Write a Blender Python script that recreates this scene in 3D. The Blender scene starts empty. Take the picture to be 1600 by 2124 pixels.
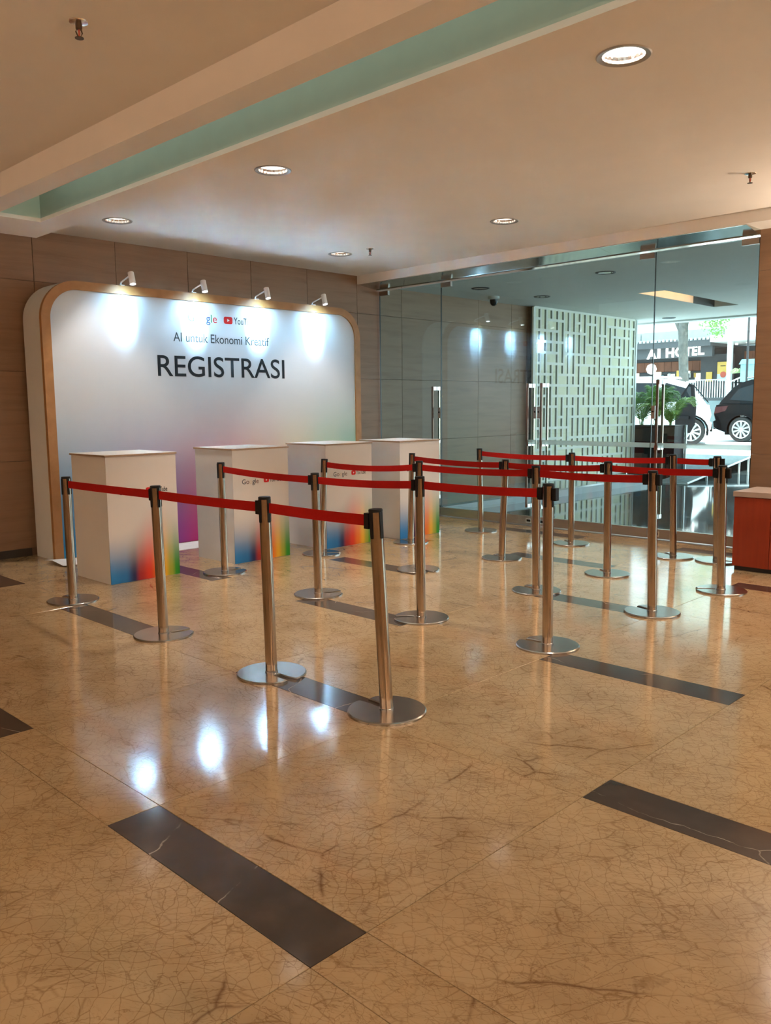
import bpy, bmesh, math, random
from mathutils import Vector, Matrix, Euler
random.seed(7)
PI = math.pi
S = bpy.context.scene
COL = S.collection

# ------------------------------------------------------------------ camera
cam_d = bpy.data.cameras.new('camera')
cam = bpy.data.objects.new('camera', cam_d)
COL.objects.link(cam)
R0 = Vector((0.70027, -0.71381, -0.00993))       # right
D0 = Vector((-0.09580, -0.08018, -0.99217))      # down
F0 = Vector((0.70742, 0.69574, -0.12453))        # forward
cam.matrix_world = Matrix(((R0.x, -D0.x, -F0.x, 0), (R0.y, -D0.y, -F0.y, 0), (R0.z, -D0.z, -F0.z, 1.411), (0, 0, 0, 1)))
cam_d.sensor_fit = 'AUTO'
cam_d.sensor_width = 36
cam_d.lens = 1746.4 / 2124 * 36
cam_d.clip_end = 300
cam_d.clip_start = 0.05
S.camera = cam

# ------------------------------------------------------------------ sky, sun, exposure
S.view_settings.view_transform = 'Standard'
S.view_settings.look = 'None'
S.view_settings.gamma = 1
S.view_settings.use_curve_mapping = False
S.view_settings.exposure = 0.22
S.cycles.sample_clamp_indirect = 0.0     # keep the full bounce of the bright spots off the display wall
W = bpy.data.worlds.new('sky')
S.world = W
W.use_nodes = True
W.node_tree.nodes['Background'].inputs[0].default_value = (0.72, 0.89, 1.0, 1)
W.node_tree.nodes['Background'].inputs[1].default_value = 5.0
sun_d = bpy.data.lights.new('sun', 'SUN')
sun_d.energy = 9.0
sun_d.angle = 0.02
sun_d.color = (1, 0.96, 0.9)
sun = bpy.data.objects.new('sun', sun_d)
COL.objects.link(sun)
sun.rotation_euler = Vector((0.22, 0.55, -1)).to_track_quat('-Z', 'Y').to_euler()

BEAM_W = 88           # watts of each visible downlight's beam
FILL_DOWN_W = 11          # watts of each added fill downlight out of the frame
WARM = (1.0, 0.72, 0.46)
COOL = (1.0, 0.92, 0.84)
NEUT = (1.0, 0.85, 0.72)
FILL_UP_W = 188             # watts of each added fill uplighter out of view
SPILL_W = 13          # watts in the soft skirt of each spot's beam
SPOT_W = 120          # watts of each spot over the display wall


# ------------------------------------------------------------------ helpers
def tag(o, label=None, cat=None, group=None, kind=None):
    if label: o['label'] = label
    if cat: o['category'] = cat
    if group: o['group'] = group
    if kind: o['kind'] = kind
    return o


def thing(name, label, cat, loc=(0, 0, 0), rz=0, group=None, kind=None):
    o = bpy.data.objects.new(name, None)
    o.empty_display_size = 0.1
    COL.objects.link(o)
    o.location = loc
    o.rotation_euler = (0, 0, rz)
    return tag(o, label, cat, group, kind)


def link(name, mesh, parent=None, loc=None, rot=None):
    o = bpy.data.objects.new(name, mesh)
    COL.objects.link(o)
    if parent: o.parent = parent
    if loc: o.location = loc
    if rot: o.rotation_euler = rot
    return o


def copy_tree(o, parent=None):
    c = o.copy()
    COL.objects.link(c)
    if parent: c.parent = parent
    for ch in list(o.children):
        copy_tree(ch, c)
    return c


class MB:
    def __init__(s):
        s.v = []; s.f = []

    def add(s, vs, fs):
        n = len(s.v)
        s.v += [tuple(p) for p in vs]
        s.f += [tuple(i + n for i in f) for f in fs]
        return s

    def box(s, x0, x1, y0, y1, z0, z1, m=None):
        vs = [Vector(p) for p in ((x0, y0, z0), (x1, y0, z0), (x1, y1, z0), (x0, y1, z0), (x0, y0, z1), (x1, y0, z1), (x1, y1, z1), (x0, y1, z1))]
        if m: vs = [m @ p for p in vs]
        return s.add(vs, [(3, 2, 1, 0), (4, 5, 6, 7), (0, 1, 5, 4), (1, 2, 6, 5), (2, 3, 7, 6), (3, 0, 4, 7)])

    def cbox(s, x0, x1, y0, y1, z0, z1, c=0.002, top_only=True):
        """box whose top edges are chamfered"""
        vs = [(x0, y0, z0), (x1, y0, z0), (x1, y1, z0), (x0, y1, z0),
              (x0, y0, z1 - c), (x1, y0, z1 - c), (x1, y1, z1 - c), (x0, y1, z1 - c),
              (x0 + c, y0 + c, z1), (x1 - c, y0 + c, z1), (x1 - c, y1 - c, z1), (x0 + c, y1 - c, z1)]
        fs = [(3, 2, 1, 0), (8, 9, 10, 11)]
        for k in range(4):
            j = (k + 1) % 4
            fs += [(k, j, 4 + j, 4 + k), (4 + k, 4 + j, 8 + j, 8 + k)]
        return s.add(vs, fs)

    def lathe(s, prof, n=24, m=None, cap0=True, cap1=True):
        vs = []; fs = []
        for r, z in prof:
            for k in range(n):
                a = 2 * PI * k / n
                vs.append(Vector((r * math.cos(a), r * math.sin(a), z)))
        L = len(prof)
        for i in range(L - 1):
            for k in range(n):
                j = (k + 1) % n
                fs.append((i * n + k, i * n + j, (i + 1) * n + j, (i + 1) * n + k))
        if cap0: fs.append(tuple(reversed(range(n))))
        if cap1: fs.append(tuple((L - 1) * n + k for k in range(n)))
        if m: vs = [m @ p for p in vs]
        return s.add(vs, fs)

    def tube(s, pts, r, n=8, caps=True):
        pts = [Vector(p) for p in pts]
        rs = r if isinstance(r, (list, tuple)) else [r] * len(pts)
        vs = []; fs = []
        up = Vector((0, 0, 1))
        for i, p in enumerate(pts):
            a = pts[max(i - 1, 0)]; b = pts[min(i + 1, len(pts) - 1)]
            d = (b - a).normalized()
            ref = up if abs(d.z) < 0.95 else Vector((1, 0, 0))
            e1 = d.cross(ref).normalized(); e2 = e1.cross(d)
            for k in range(n):
                t = 2 * PI * k / n
                vs.append(p + rs[i] * (math.cos(t) * e1 + math.sin(t) * e2))
        for i in range(len(pts) - 1):
            for k in range(n):
                j = (k + 1) % n
                fs.append((i * n + k, (i + 1) * n + k, (i + 1) * n + j, i * n + j))
        if caps:
            fs.append(tuple(range(n)))
            fs.append(tuple(reversed([(len(pts) - 1) * n + k for k in range(n)])))
        return s.add(vs, fs)

    def loft(s, rings, cap=True):
        n = len(rings[0]); vs = []; fs = []
        for r in rings: vs += r
        for i in range(len(rings) - 1):
            for k in range(n):
                j = (k + 1) % n
                fs.append((i * n + k, i * n + j, (i + 1) * n + j, (i + 1) * n + k))
        if cap:
            fs.append(tuple(reversed(range(n))))
            fs.append(tuple((len(rings) - 1) * n + k for k in range(n)))
        return s.add(vs, fs)

    def prism(s, poly, axis, a, b):
        """poly of 2D points extruded along axis (0,1,2) from a to b"""
        def P(p, t):
            q = list(p); q.insert(axis, t); return tuple(q)
        return s.loft([[P(p, a) for p in poly], [P(p, b) for p in poly]])

    def mesh(s, name, mat=None, smooth=None):
        me = bpy.data.meshes.new(name)
        me.from_pydata(s.v, [], s.f)
        bm = bmesh.new(); bm.from_mesh(me)
        bmesh.ops.recalc_face_normals(bm, faces=bm.faces)
        bm.to_mesh(me); bm.free()
        for m in (mat if isinstance(mat, (list, tuple)) else [mat]):
            if m: me.materials.append(m)
        if smooth is not None:
            me.polygons.foreach_set('use_smooth', [True] * len(me.polygons))
            me.set_sharp_from_angle(angle=math.radians(smooth))
        return me

    def build(s, name, mat, parent=None, loc=None, rot=None, smooth=None):
        return link(name, s.mesh(name, mat, smooth), parent, loc, rot)


# ------------------------------------------------------------------ materials
def new_mat(name):
    m = bpy.data.materials.new(name); m.use_nodes = True
    nt = m.node_tree
    return m, nt, nt.nodes['Principled BSDF']


def nd(nt, typ, **kw):
    n = nt.nodes.new(typ)
    for k, v in kw.items():
        if k.startswith('i_'):
            key = k[2:]
            n.inputs[int(key) if key.isdigit() else key].default_value = v
        else:
            setattr(n, k, v)
    return n


def math_n(nt, op, a, b=None, clamp=False):
    n = nt.nodes.new('ShaderNodeMath'); n.operation = op; n.use_clamp = clamp
    for i, x in enumerate((a, b)):
        if x is None: continue
        if isinstance(x, (int, float)): n.inputs[i].default_value = x
        else: nt.links.new(x, n.inputs[i])
    return n.outputs[0]


def mixc(nt, fac, a, b, typ='MIX'):
    n = nt.nodes.new('ShaderNodeMix'); n.data_type = 'RGBA'; n.blend_type = typ
    for key, x in ((0, fac), (6, a), (7, b)):
        if isinstance(x, (int, float)): n.inputs[key].default_value = x
        elif isinstance(x, tuple): n.inputs[key].default_value = (*x, 1) if len(x) == 3 else x
        else: nt.links.new(x, n.inputs[key])
    return n.outputs[2]


def ramp(nt, fac, stops, interp='LINEAR'):
    n = nt.nodes.new('ShaderNodeValToRGB'); n.color_ramp.interpolation = interp
    el = n.color_ramp.elements
    while len(el) < len(stops): el.new(0.5)
    for e, (p, c) in zip(el, stops):
        e.position = p
        e.color = (*c, 1) if isinstance(c, tuple) else (c, c, c, 1)
    nt.links.new(fac, n.inputs[0])
    return n.outputs[0]


def plain(name, col, rough=0.5, metal=0.0, noise=0.06, scale=6.0, spec=0.5, bump=0.0, stretch=(1, 1, 1)):
    m, nt, b = new_mat(name)
    tc = nd(nt, 'ShaderNodeTexCoord')
    mp = nd(nt, 'ShaderNodeMapping'); mp.inputs['Scale'].default_value = stretch
    nt.links.new(tc.outputs['Object'], mp.inputs[0])
    nz = nd(nt, 'ShaderNodeTexNoise', i_Scale=scale, i_Detail=5.0)
    nt.links.new(mp.outputs[0], nz.inputs['Vector'])
    lo = tuple(max(0, c * (1 - noise)) for c in col); hi = tuple(min(1, c * (1 + noise)) for c in col)
    c = ramp(nt, nz.outputs['Fac'], [(0.3, lo), (0.7, hi)])
    nt.links.new(c, b.inputs['Base Color'])
    b.inputs['Roughness'].default_value = rough
    b.inputs['Metallic'].default_value = metal
    b.inputs['Specular IOR Level'].default_value = spec
    if bump:
        bp = nd(nt, 'ShaderNodeBump', i_Strength=bump, i_Distance=0.01)
        nt.links.new(nz.outputs['Fac'], bp.inputs['Height'])
        nt.links.new(bp.outputs[0], b.inputs['Normal'])
    return m


def emis(name, col, strength):
    m, nt, b = new_mat(name)
    b.inputs['Base Color'].default_value = (*col, 1)
    b.inputs['Emission Color'].default_value = (*col, 1)
    b.inputs['Emission Strength'].default_value = strength
    return m


def marble(name, base1, base2, vein, deep, rough, dark=False):
    m, nt, b = new_mat(name)
    geo = nd(nt, 'ShaderNodeNewGeometry'); oi = nd(nt, 'ShaderNodeObjectInfo')
    off = nd(nt, 'ShaderNodeVectorMath', operation='SCALE'); off.inputs[0].default_value = (37.0, 53.0, 11.0)
    nt.links.new(oi.outputs['Random'], off.inputs['Scale'])
    add = nd(nt, 'ShaderNodeVectorMath', operation='ADD')
    nt.links.new(geo.outputs['Position'], add.inputs[0]); nt.links.new(off.outputs[0], add.inputs[1])
    rot = nd(nt, 'ShaderNodeVectorRotate', rotation_type='Z_AXIS')
    nt.links.new(add.outputs[0], rot.inputs['Vector'])
    ang = math_n(nt, 'MULTIPLY_ADD', oi.outputs['Random'], 1.6); ang.node.inputs[2].default_value = -1.2
    nt.links.new(ang, rot.inputs['Angle'])
    P = rot.outputs[0]
    nz = nd(nt, 'ShaderNodeTexNoise', i_Scale=2.3, i_Detail=6.0)
    nt.links.new(P, nz.inputs['Vector'])
    sc = nd(nt, 'ShaderNodeVectorMath', operation='SCALE', i_Scale=0.16)
    sub = nd(nt, 'ShaderNodeVectorMath', operation='SUBTRACT'); sub.inputs[1].default_value = (0.5, 0.5, 0.5)
    nt.links.new(nz.outputs['Color'], sub.inputs[0]); nt.links.new(sub.outputs[0], sc.inputs[0])
    dist = nd(nt, 'ShaderNodeVectorMath', operation='ADD')
    nt.links.new(P, dist.inputs[0]); nt.links.new(sc.outputs[0], dist.inputs[1])

    def cracks(scale, width, stretch):
        mp = nd(nt, 'ShaderNodeMapping'); mp.inputs['Scale'].default_value = stretch
        nt.links.new(dist.outputs[0], mp.inputs[0])
        vo = nd(nt, 'ShaderNodeTexVoronoi', feature='DISTANCE_TO_EDGE', i_Scale=scale)
        nt.links.new(mp.outputs[0], vo.inputs['Vector'])
        return ramp(nt, vo.outputs['Distance'], [(0.0, 1.0), (width, 0.0)])
    n2 = nd(nt, 'ShaderNodeTexNoise', i_Scale=1.3, i_Detail=4.0); nt.links.new(P, n2.inputs['Vector'])
    n3 = nd(nt, 'ShaderNodeTexNoise', i_Scale=4.5, i_Detail=5.0); nt.links.new(P, n3.inputs['Vector'])
    base = mixc(nt, ramp(nt, n2.outputs['Fac'], [(0.35, 0.0), (0.68, 1.0)]), base1, base2)
    base = mixc(nt, math_n(nt, 'MULTIPLY', ramp(nt, n3.outputs['Fac'], [(0.45, 0.0), (0.75, 1.0)]), 0.35), base, vein)
    if not dark:
        def hair(scale, width, stretch, angle, seed):
            r2 = nd(nt, 'ShaderNodeVectorRotate', rotation_type='Z_AXIS'); r2.inputs['Angle'].default_value = angle
            nt.links.new(dist.outputs[0], r2.inputs['Vector'])
            mp = nd(nt, 'ShaderNodeMapping'); mp.inputs['Scale'].default_value = stretch; mp.inputs['Location'].default_value = (seed, seed * 2, 0)
            nt.links.new(r2.outputs[0], mp.inputs[0])
            w = nd(nt, 'ShaderNodeTexNoise', i_Scale=scale, i_Detail=4.0, i_Roughness=0.6, i_Distortion=0.25)
            nt.links.new(mp.outputs[0], w.inputs['Vector'])
            d_ = math_n(nt, 'ABSOLUTE', math_n(nt, 'SUBTRACT', w.outputs['Fac'], 0.5))
            return ramp(nt, d_, [(0.0, 1.0), (width, 0.0)])
        h1 = hair(16.0, 0.011, (1.0, 0.22, 1), 0.0, 1.0); h2 = hair(18.0, 0.010, (1.0, 0.28, 1), 0.8, 4.0)
        k1 = cracks(15, 0.030, (1.0, 0.30, 1)); k2 = cracks(22, 0.035, (0.42, 1.0, 1)); k3 = cracks(30, 0.04, (1.0, 0.6, 1)); c3 = cracks(0.75, 0.0045, (1, 0.7, 1))
        f1 = math_n(nt, 'MULTIPLY', h1, ramp(nt, n3.outputs['Fac'], [(0.34, 0.25), (0.62, 0.70)]))
        f2 = math_n(nt, 'MULTIPLY', h2, ramp(nt, n2.outputs['Fac'], [(0.36, 0.20), (0.64, 0.65)]))
        f4 = math_n(nt, 'MULTIPLY', k1, ramp(nt, n3.outputs['Fac'], [(0.36, 0.25), (0.64, 0.65)]))
        f5 = math_n(nt, 'MULTIPLY', k2, ramp(nt, n2.outputs['Fac'], [(0.38, 0.55), (0.66, 0.18)]))
        f6 = math_n(nt, 'MULTIPLY', k3, ramp(nt, nz.outputs['Fac'], [(0.42, 0.05), (0.62, 0.40)]))
        f3 = math_n(nt, 'MULTIPLY', c3, ramp(nt, n3.outputs['Fac'], [(0.46, 0.0), (0.6, 0.75)]))
        col = base
        for f_ in (f1, f2, f4, f5, f6): col = mixc(nt, f_, col, vein)
        col = mixc(nt, f3, col, deep)
    else:
        c3 = cracks(1.9, 0.0035, (1, 0.6, 1))
        f3 = math_n(nt, 'MULTIPLY', c3, ramp(nt, n3.outputs['Fac'], [(0.46, 0.0), (0.6, 0.8)]))
        col = mixc(nt, f3, base, deep)
    nt.links.new(col, b.inputs['Base Color'])
    b.inputs['Roughness'].default_value = rough
    b.inputs['Specular IOR Level'].default_value = 0.45 if dark else 0.75
    return m


def travertine(name, c1, c2, rough):
    m, nt, b = new_mat(name)
    geo = nd(nt, 'ShaderNodeNewGeometry'); oi = nd(nt, 'ShaderNodeObjectInfo')
    off = nd(nt, 'ShaderNodeVectorMath', operation='SCALE'); off.inputs[0].default_value = (9.0, 13.0, 31.0)
    nt.links.new(oi.outputs['Random'], off.inputs['Scale'])
    add = nd(nt, 'ShaderNodeVectorMath', operation='ADD')
    nt.links.new(geo.outputs['Position'], add.inputs[0]); nt.links.new(off.outputs[0], add.inputs[1])
    mp = nd(nt, 'ShaderNodeMapping'); mp.inputs['Scale'].default_value = (0.55, 0.55, 7.0)
    nt.links.new(add.outputs[0], mp.inputs[0])
    nz = nd(nt, 'ShaderNodeTexNoise', i_Scale=2.2, i_Detail=9.0, i_Roughness=0.62, i_Distortion=0.4)
    nt.links.new(mp.outputs[0], nz.inputs['Vector'])
    c = ramp(nt, nz.outputs['Fac'], [(0.28, c2), (0.5, c1), (0.75, tuple(min(1, x * 1.12) for x in c1))])
    v = math_n(nt, 'MULTIPLY_ADD', oi.outputs['Random'], 0.1); v.node.inputs[2].default_value = 0.94
    hs = nd(nt, 'ShaderNodeHueSaturation'); nt.links.new(c, hs.inputs['Color']); nt.links.new(v, hs.inputs['Value'])
    nt.links.new(hs.outputs[0], b.inputs['Base Color'])
    b.inputs['Roughness'].default_value = rough
    b.inputs['Specular IOR Level'].default_value = 0.35
    return m


def wood(name, c1, c2, rough=0.45, scale=(1, 1, 14), fine=3.0):
    m, nt, b = new_mat(name)
    tc = nd(nt, 'ShaderNodeTexCoord'); mp = nd(nt, 'ShaderNodeMapping'); mp.inputs['Scale'].default_value = scale
    nt.links.new(tc.outputs['Object'], mp.inputs[0])
    nz = nd(nt, 'ShaderNodeTexNoise', i_Scale=fine, i_Detail=8.0, i_Distortion=0.6)
    nt.links.new(mp.outputs[0], nz.inputs['Vector'])
    nt.links.new(ramp(nt, nz.outputs['Fac'], [(0.3, c2), (0.65, c1)]), b.inputs['Base Color'])
    b.inputs['Roughness'].default_value = rough
    return m


def glass(name, tint, spec=0.045):
    m, nt, b = new_mat(name)
    nt.nodes.remove(b)
    out = nt.nodes['Material Output']
    geo = nd(nt, 'ShaderNodeNewGeometry')
    dot = nd(nt, 'ShaderNodeVectorMath', operation='DOT_PRODUCT')
    nt.links.new(geo.outputs['Normal'], dot.inputs[0]); nt.links.new(geo.outputs['Incoming'], dot.inputs[1])
    c = math_n(nt, 'ABSOLUTE', dot.outputs['Value'])
    k = math_n(nt, 'POWER', math_n(nt, 'SUBTRACT', 1.0, c), 5.0)
    f = math_n(nt, 'MULTIPLY_ADD', k, 1 - spec); f.node.inputs[2].default_value = spec
    tr = nd(nt, 'ShaderNodeBsdfTransparent'); tr.inputs[0].default_value = (*tint, 1)
    gl = nd(nt, 'ShaderNodeBsdfGlossy'); gl.inputs['Roughness'].default_value = 0.0
    gl.inputs['Color'].default_value = (0.95, 1, 1, 1)
    mx = nd(nt, 'ShaderNodeMixShader')
    nt.links.new(f, mx.inputs[0]); nt.links.new(tr.outputs[0], mx.inputs[1]); nt.links.new(gl.outputs[0], mx.inputs[2])
    nt.links.new(mx.outputs[0], out.inputs['Surface'])
    return m


def frosted(name, col, fac):
    m, nt, b = new_mat(name)
    nt.nodes.remove(b)
    out = nt.nodes['Material Output']
    tr = nd(nt, 'ShaderNodeBsdfTransparent'); tr.inputs[0].default_value = (0.9, 0.95, 0.95, 1)
    tl = nd(nt, 'ShaderNodeBsdfTranslucent'); tl.inputs[0].default_value = (*col, 1)
    df = nd(nt, 'ShaderNodeBsdfDiffuse'); df.inputs[0].default_value = (*col, 1)
    a = nd(nt, 'ShaderNodeMixShader', i_0=0.4)
    nt.links.new(tl.outputs[0], a.inputs[1]); nt.links.new(df.outputs[0], a.inputs[2])
    mx = nd(nt, 'ShaderNodeMixShader', i_0=fac)
    nt.links.new(tr.outputs[0], mx.inputs[1]); nt.links.new(a.outputs[0], mx.inputs[2])
    nt.links.new(mx.outputs[0], out.inputs['Surface'])
    return m


def gradient_print(name, base, x0, x1, hues, zlo, ztop, rough=0.55):
    """a printed rainbow that fades upwards: hues along object x, height of the fade by x"""
    m, nt, b = new_mat(name)
    tc = nd(nt, 'ShaderNodeTexCoord'); sep = nd(nt, 'ShaderNodeSeparateXYZ')
    nt.links.new(tc.outputs['Object'], sep.inputs[0])
    fx = nd(nt, 'ShaderNodeMapRange', i_1=x0, i_2=x1); nt.links.new(sep.outputs[0], fx.inputs[0])
    hue = ramp(nt, fx.outputs[0], hues, 'EASE')
    top = ramp(nt, fx.outputs[0], [(p, v) for p, v in ztop], 'B_SPLINE')
    den = math_n(nt, 'SUBTRACT', top, zlo)
    t = math_n(nt, 'DIVIDE', math_n(nt, 'SUBTRACT', sep.outputs[2], zlo), den, clamp=True)
    ss = nd(nt, 'ShaderNodeMapRange', interpolation_type='SMOOTHSTEP'); nt.links.new(t, ss.inputs[0])
    nt.links.new(mixc(nt, ss.outputs[0], hue, base), b.inputs['Base Color'])
    b.inputs['Roughness'].default_value = rough
    b.inputs['Specular IOR Level'].default_value = 0.25
    return m


M = {}
M['marble'] = marble('cream_marble', (0.49, 0.365, 0.215), (0.445, 0.31, 0.165), (0.20, 0.11, 0.042), (0.12, 0.05, 0.016), 0.10)
M['dark_marble'] = marble('brown_marble', (0.045, 0.034, 0.028), (0.07, 0.05, 0.04), (0.15, 0.11, 0.085), (0.6, 0.52, 0.44), 0.13, dark=True)
M['stone'] = travertine('travertine', (0.29, 0.175, 0.105), (0.235, 0.135, 0.077), 0.45)
M['joint'] = plain('grout', (0.23, 0.14, 0.085), 0.8)
M['floor_joint'] = plain('floor_grout', (0.42, 0.28, 0.15), 0.5)
M['plaster'] = plain('ceiling_paint', (0.85, 0.81, 0.77), 0.85, noise=0.015, scale=3, spec=0.2)
M['turq'] = plain('trough_turquoise', (0.50, 0.60, 0.53), 0.6, noise=0.03)
M['turq_light'] = plain('trough_pale_turquoise', (0.56, 0.74, 0.68), 0.6, noise=0.03)  # paler turquoise for the trough's ends and top
M['steel'] = plain('brushed_steel', (0.46, 0.38, 0.30), 0.17, 1.0, noise=0.10, scale=5, stretch=(9, 9, 0.4))
M['base_steel'] = plain('base_steel', (0.40, 0.385, 0.37), 0.24, 1.0, noise=0.08, scale=9)
M['chrome'] = plain('polished_steel', (0.7, 0.68, 0.66), 0.15, 1.0, noise=0.03)
M['transom'] = plain('mirror_steel', (0.55, 0.58, 0.55), 0.12, 1.0, noise=0.03)
M['kick'] = plain('satin_steel', (0.42, 0.37, 0.33), 0.35, 1.0, noise=0.05, stretch=(1, 1, 8))
M['black'] = plain('black_plastic', (0.006, 0.006, 0.006), 0.5, spec=0.25)
M['belt'] = plain('red_webbing', (0.42, 0.008, 0.005), 0.75, noise=0.05, scale=60, spec=0.2)
M['white'] = plain('white_laminate', (0.72, 0.71, 0.70), 0.55, noise=0.01, spec=0.3)
M['side_white'] = plain('white_fabric_side', (0.68, 0.71, 0.71), 0.8, noise=0.02, spec=0.2)
M['edge'] = plain('raw_board_edge', (0.36, 0.25, 0.17), 0.7)
M['frame_wood'] = wood('tan_veneer', (0.42, 0.205, 0.07), (0.36, 0.165, 0.052), 0.5, (3, 3, 3))
M['cab_red'] = wood('cherry_veneer', (0.31, 0.032, 0.007), (0.25, 0.023, 0.004), 0.4, (9, 9, 0.8))
M['cab_top'] = plain('grey_laminate', (0.42, 0.33, 0.28), 0.5)
M['paper'] = plain('white_paper_and_glare', (0.82, 0.78, 0.74), 0.7)
M['glass'] = glass('door_glass', (0.80, 0.885, 0.875))
M['frost'] = frosted('frosted_film', (0.72, 0.80, 0.78), 0.6)
M['lamp_glow'] = emis('downlight_tube', (1.0, 0.9, 0.8), 2.2)
M['reflector'] = plain('lamp_reflector', (0.9, 0.86, 0.82), 0.18, 1.0, noise=0.05, scale=40)
M['trim_white'] = plain('lamp_ring', (0.45, 0.42, 0.40), 0.4, 0.6)
M['spot_white'] = plain('white_spot_lamp', (0.82, 0.80, 0.78), 0.4)
M['spot_glow'] = emis('spot_lens', (0.85, 0.95, 1.0), 60)
M['bronze'] = plain('dark_bronze', (0.20, 0.13, 0.10), 0.35, 1.0, noise=0.05)
M['seal'] = plain('dark_glass_edge', (0.012, 0.02, 0.018), 0.3)
M['brass'] = plain('dull_brass', (0.10, 0.065, 0.04), 0.5, 0.5)
M['ink'] = plain('charcoal_ink', (0.018, 0.022, 0.028), 0.6, spec=0.2)
M['ink2'] = plain('slate_ink', (0.05, 0.065, 0.075), 0.6, spec=0.2)
M['logo_blue'] = plain('blue_ink', (0.02, 0.06, 0.22), 0.6, spec=0.2)
M['logo_red'] = plain('red_ink', (0.60, 0.018, 0.02), 0.6, spec=0.2)
M['logo_yellow'] = plain('yellow_ink', (0.70, 0.48, 0.16), 0.6, spec=0.2)
M['logo_green'] = plain('green_ink', (0.02, 0.16, 0.06), 0.6, spec=0.2)
# outside
M['out_floor'] = plain('grey_wet_tile', (0.10, 0.12, 0.12), 0.05, noise=0.2, scale=1.2)
M['plinth'] = plain('polished_grey_stone', (0.26, 0.30, 0.31), 0.14, noise=0.15, scale=1.6)
M['lat_white'] = plain('white_lattice_paint', (0.80, 0.82, 0.74), 0.6)
M['lat_back'] = plain('pale_yellow_panel', (0.78, 0.78, 0.56), 0.6, noise=0.04)
M['lat_shade'] = plain('dark_shade_board', (0.05, 0.075, 0.06), 0.7)  # shade of the lattice slits put into the colour
M['out_ceiling'] = plain('porch_ceiling_paint', (0.66, 0.68, 0.66), 0.8, noise=0.02)
M['slot_warm'] = plain('slot_lamplight_peach', (0.80, 0.55, 0.40), 0.7)  # lamplight on the porch slot's side, put into the colour
M['dark'] = plain('dark_paint', (0.03, 0.03, 0.032), 0.6)
M['planter'] = plain('black_planter', (0.006, 0.006, 0.007), 0.45, spec=0.15)
M['leaf'] = plain('palm_leaf', (0.09, 0.24, 0.035), 0.5, noise=0.3, scale=4)
M['leaf2'] = plain('yellow_palm_leaf', (0.22, 0.38, 0.06), 0.5, noise=0.3, scale=4)
M['bark'] = plain('grey_bark', (0.11, 0.11, 0.10), 0.9, noise=0.25, scale=7, bump=0.4)
M['tree_leaf'] = plain('tree_leaf', (0.20, 0.42, 0.09), 0.5, noise=0.3, scale=3)
M['road'] = plain('pale_concrete', (0.76, 0.76, 0.74), 0.85, noise=0.06, scale=1.5)
M['ramp'] = plain('ribbed_grey_metal', (0.33, 0.40, 0.42), 0.4, 0.4, noise=0.1, scale=20)
M['rail_white'] = plain('white_steel_rail', (0.75, 0.78, 0.78), 0.4)
M['car_black'] = plain('black_car_paint', (0.004, 0.005, 0.006), 0.05, noise=0.02, spec=0.12)
M['car_white'] = plain('silver_white_car_paint', (0.72, 0.74, 0.75), 0.12, noise=0.01, spec=0.6)
M['car_glass'] = plain('dark_car_glass', (0.010, 0.014, 0.017), 0.03, spec=0.2)
M['tyre'] = plain('tyre_rubber', (0.02, 0.02, 0.02), 0.8)
M['alloy'] = plain('alloy_rim', (0.75, 0.76, 0.76), 0.25, 0.7)
M['tail'] = plain('tail_lamp', (0.05, 0.004, 0.004), 0.2)
M['inner'] = plain('black_door_trim', (0.006, 0.006, 0.007), 0.6, spec=0.1)
M['wall_blue'] = plain('blue_grey_wall', (0.14, 0.19, 0.20), 0.7, noise=0.08, scale=2)
M['hotel_dark'] = plain('dark_grey_cladding', (0.06, 0.065, 0.07), 0.6)
M['hotel_wood'] = wood('red_brown_cladding', (0.30, 0.11, 0.055), (0.20, 0.07, 0.035), 0.55, (2, 2, 0.5))
M['hotel_white'] = plain('pale_canopy', (0.80, 0.80, 0.78), 0.6)
M['hotel_grey'] = plain('grey_panel', (0.36, 0.42, 0.44), 0.6)
M['kiosk'] = plain('teal_grey_kiosk', (0.22, 0.36, 0.38), 0.6)
M['sign_on'] = emis('lit_sign', (1, 0.98, 0.95), 4.0)
M['globe_on'] = emis('lit_globe', (1, 0.97, 0.92), 4.0)
M['shop_on'] = emis('lit_shop_panel', (1.0, 0.86, 0.70), 1.6)
M['neon_on'] = emis('pink_neon', (1.0, 0.72, 0.78), 2.2)
M['poster_y'] = plain('yellow_poster', (0.80, 0.50, 0.10), 0.5)
M['poster_b'] = plain('pale_blue_poster', (0.55, 0.70, 0.80), 0.5)
M['poster_r'] = plain('red_print', (0.60, 0.10, 0.05), 0.5)
M['brown_leaf'] = plain('pale_green_leaf', (0.45, 0.55, 0.30), 0.6)

CZ = 3.10          # ceiling
GU = 8.20          # plane of the glass doors
WV = 8.15          # plane of the stone wall

# ------------------------------------------------------------------ floor
floor = MB().box(-4, 8.16, -5, 8.6, -0.25, -0.012).build('floor', M['floor_joint'])
tag(floor, kind='structure')
SU, SV = 1.29, 1.065
JU = 0.0012
tile_cache = {}


def slab(name, x0, x1, y0, y1, mat):
    key = (name, round(x1 - x0, 3), round(y1 - y0, 3))
    if key not in tile_cache:
        w, h = x1 - x0, y1 - y0
        tile_cache[key] = MB().cbox(JU, w - JU, JU, h - JU, -0.012, 0.0, 0.0008).mesh(name, mat)
    return link(name, tile_cache[key], floor, (x0, y0, 0))


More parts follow.
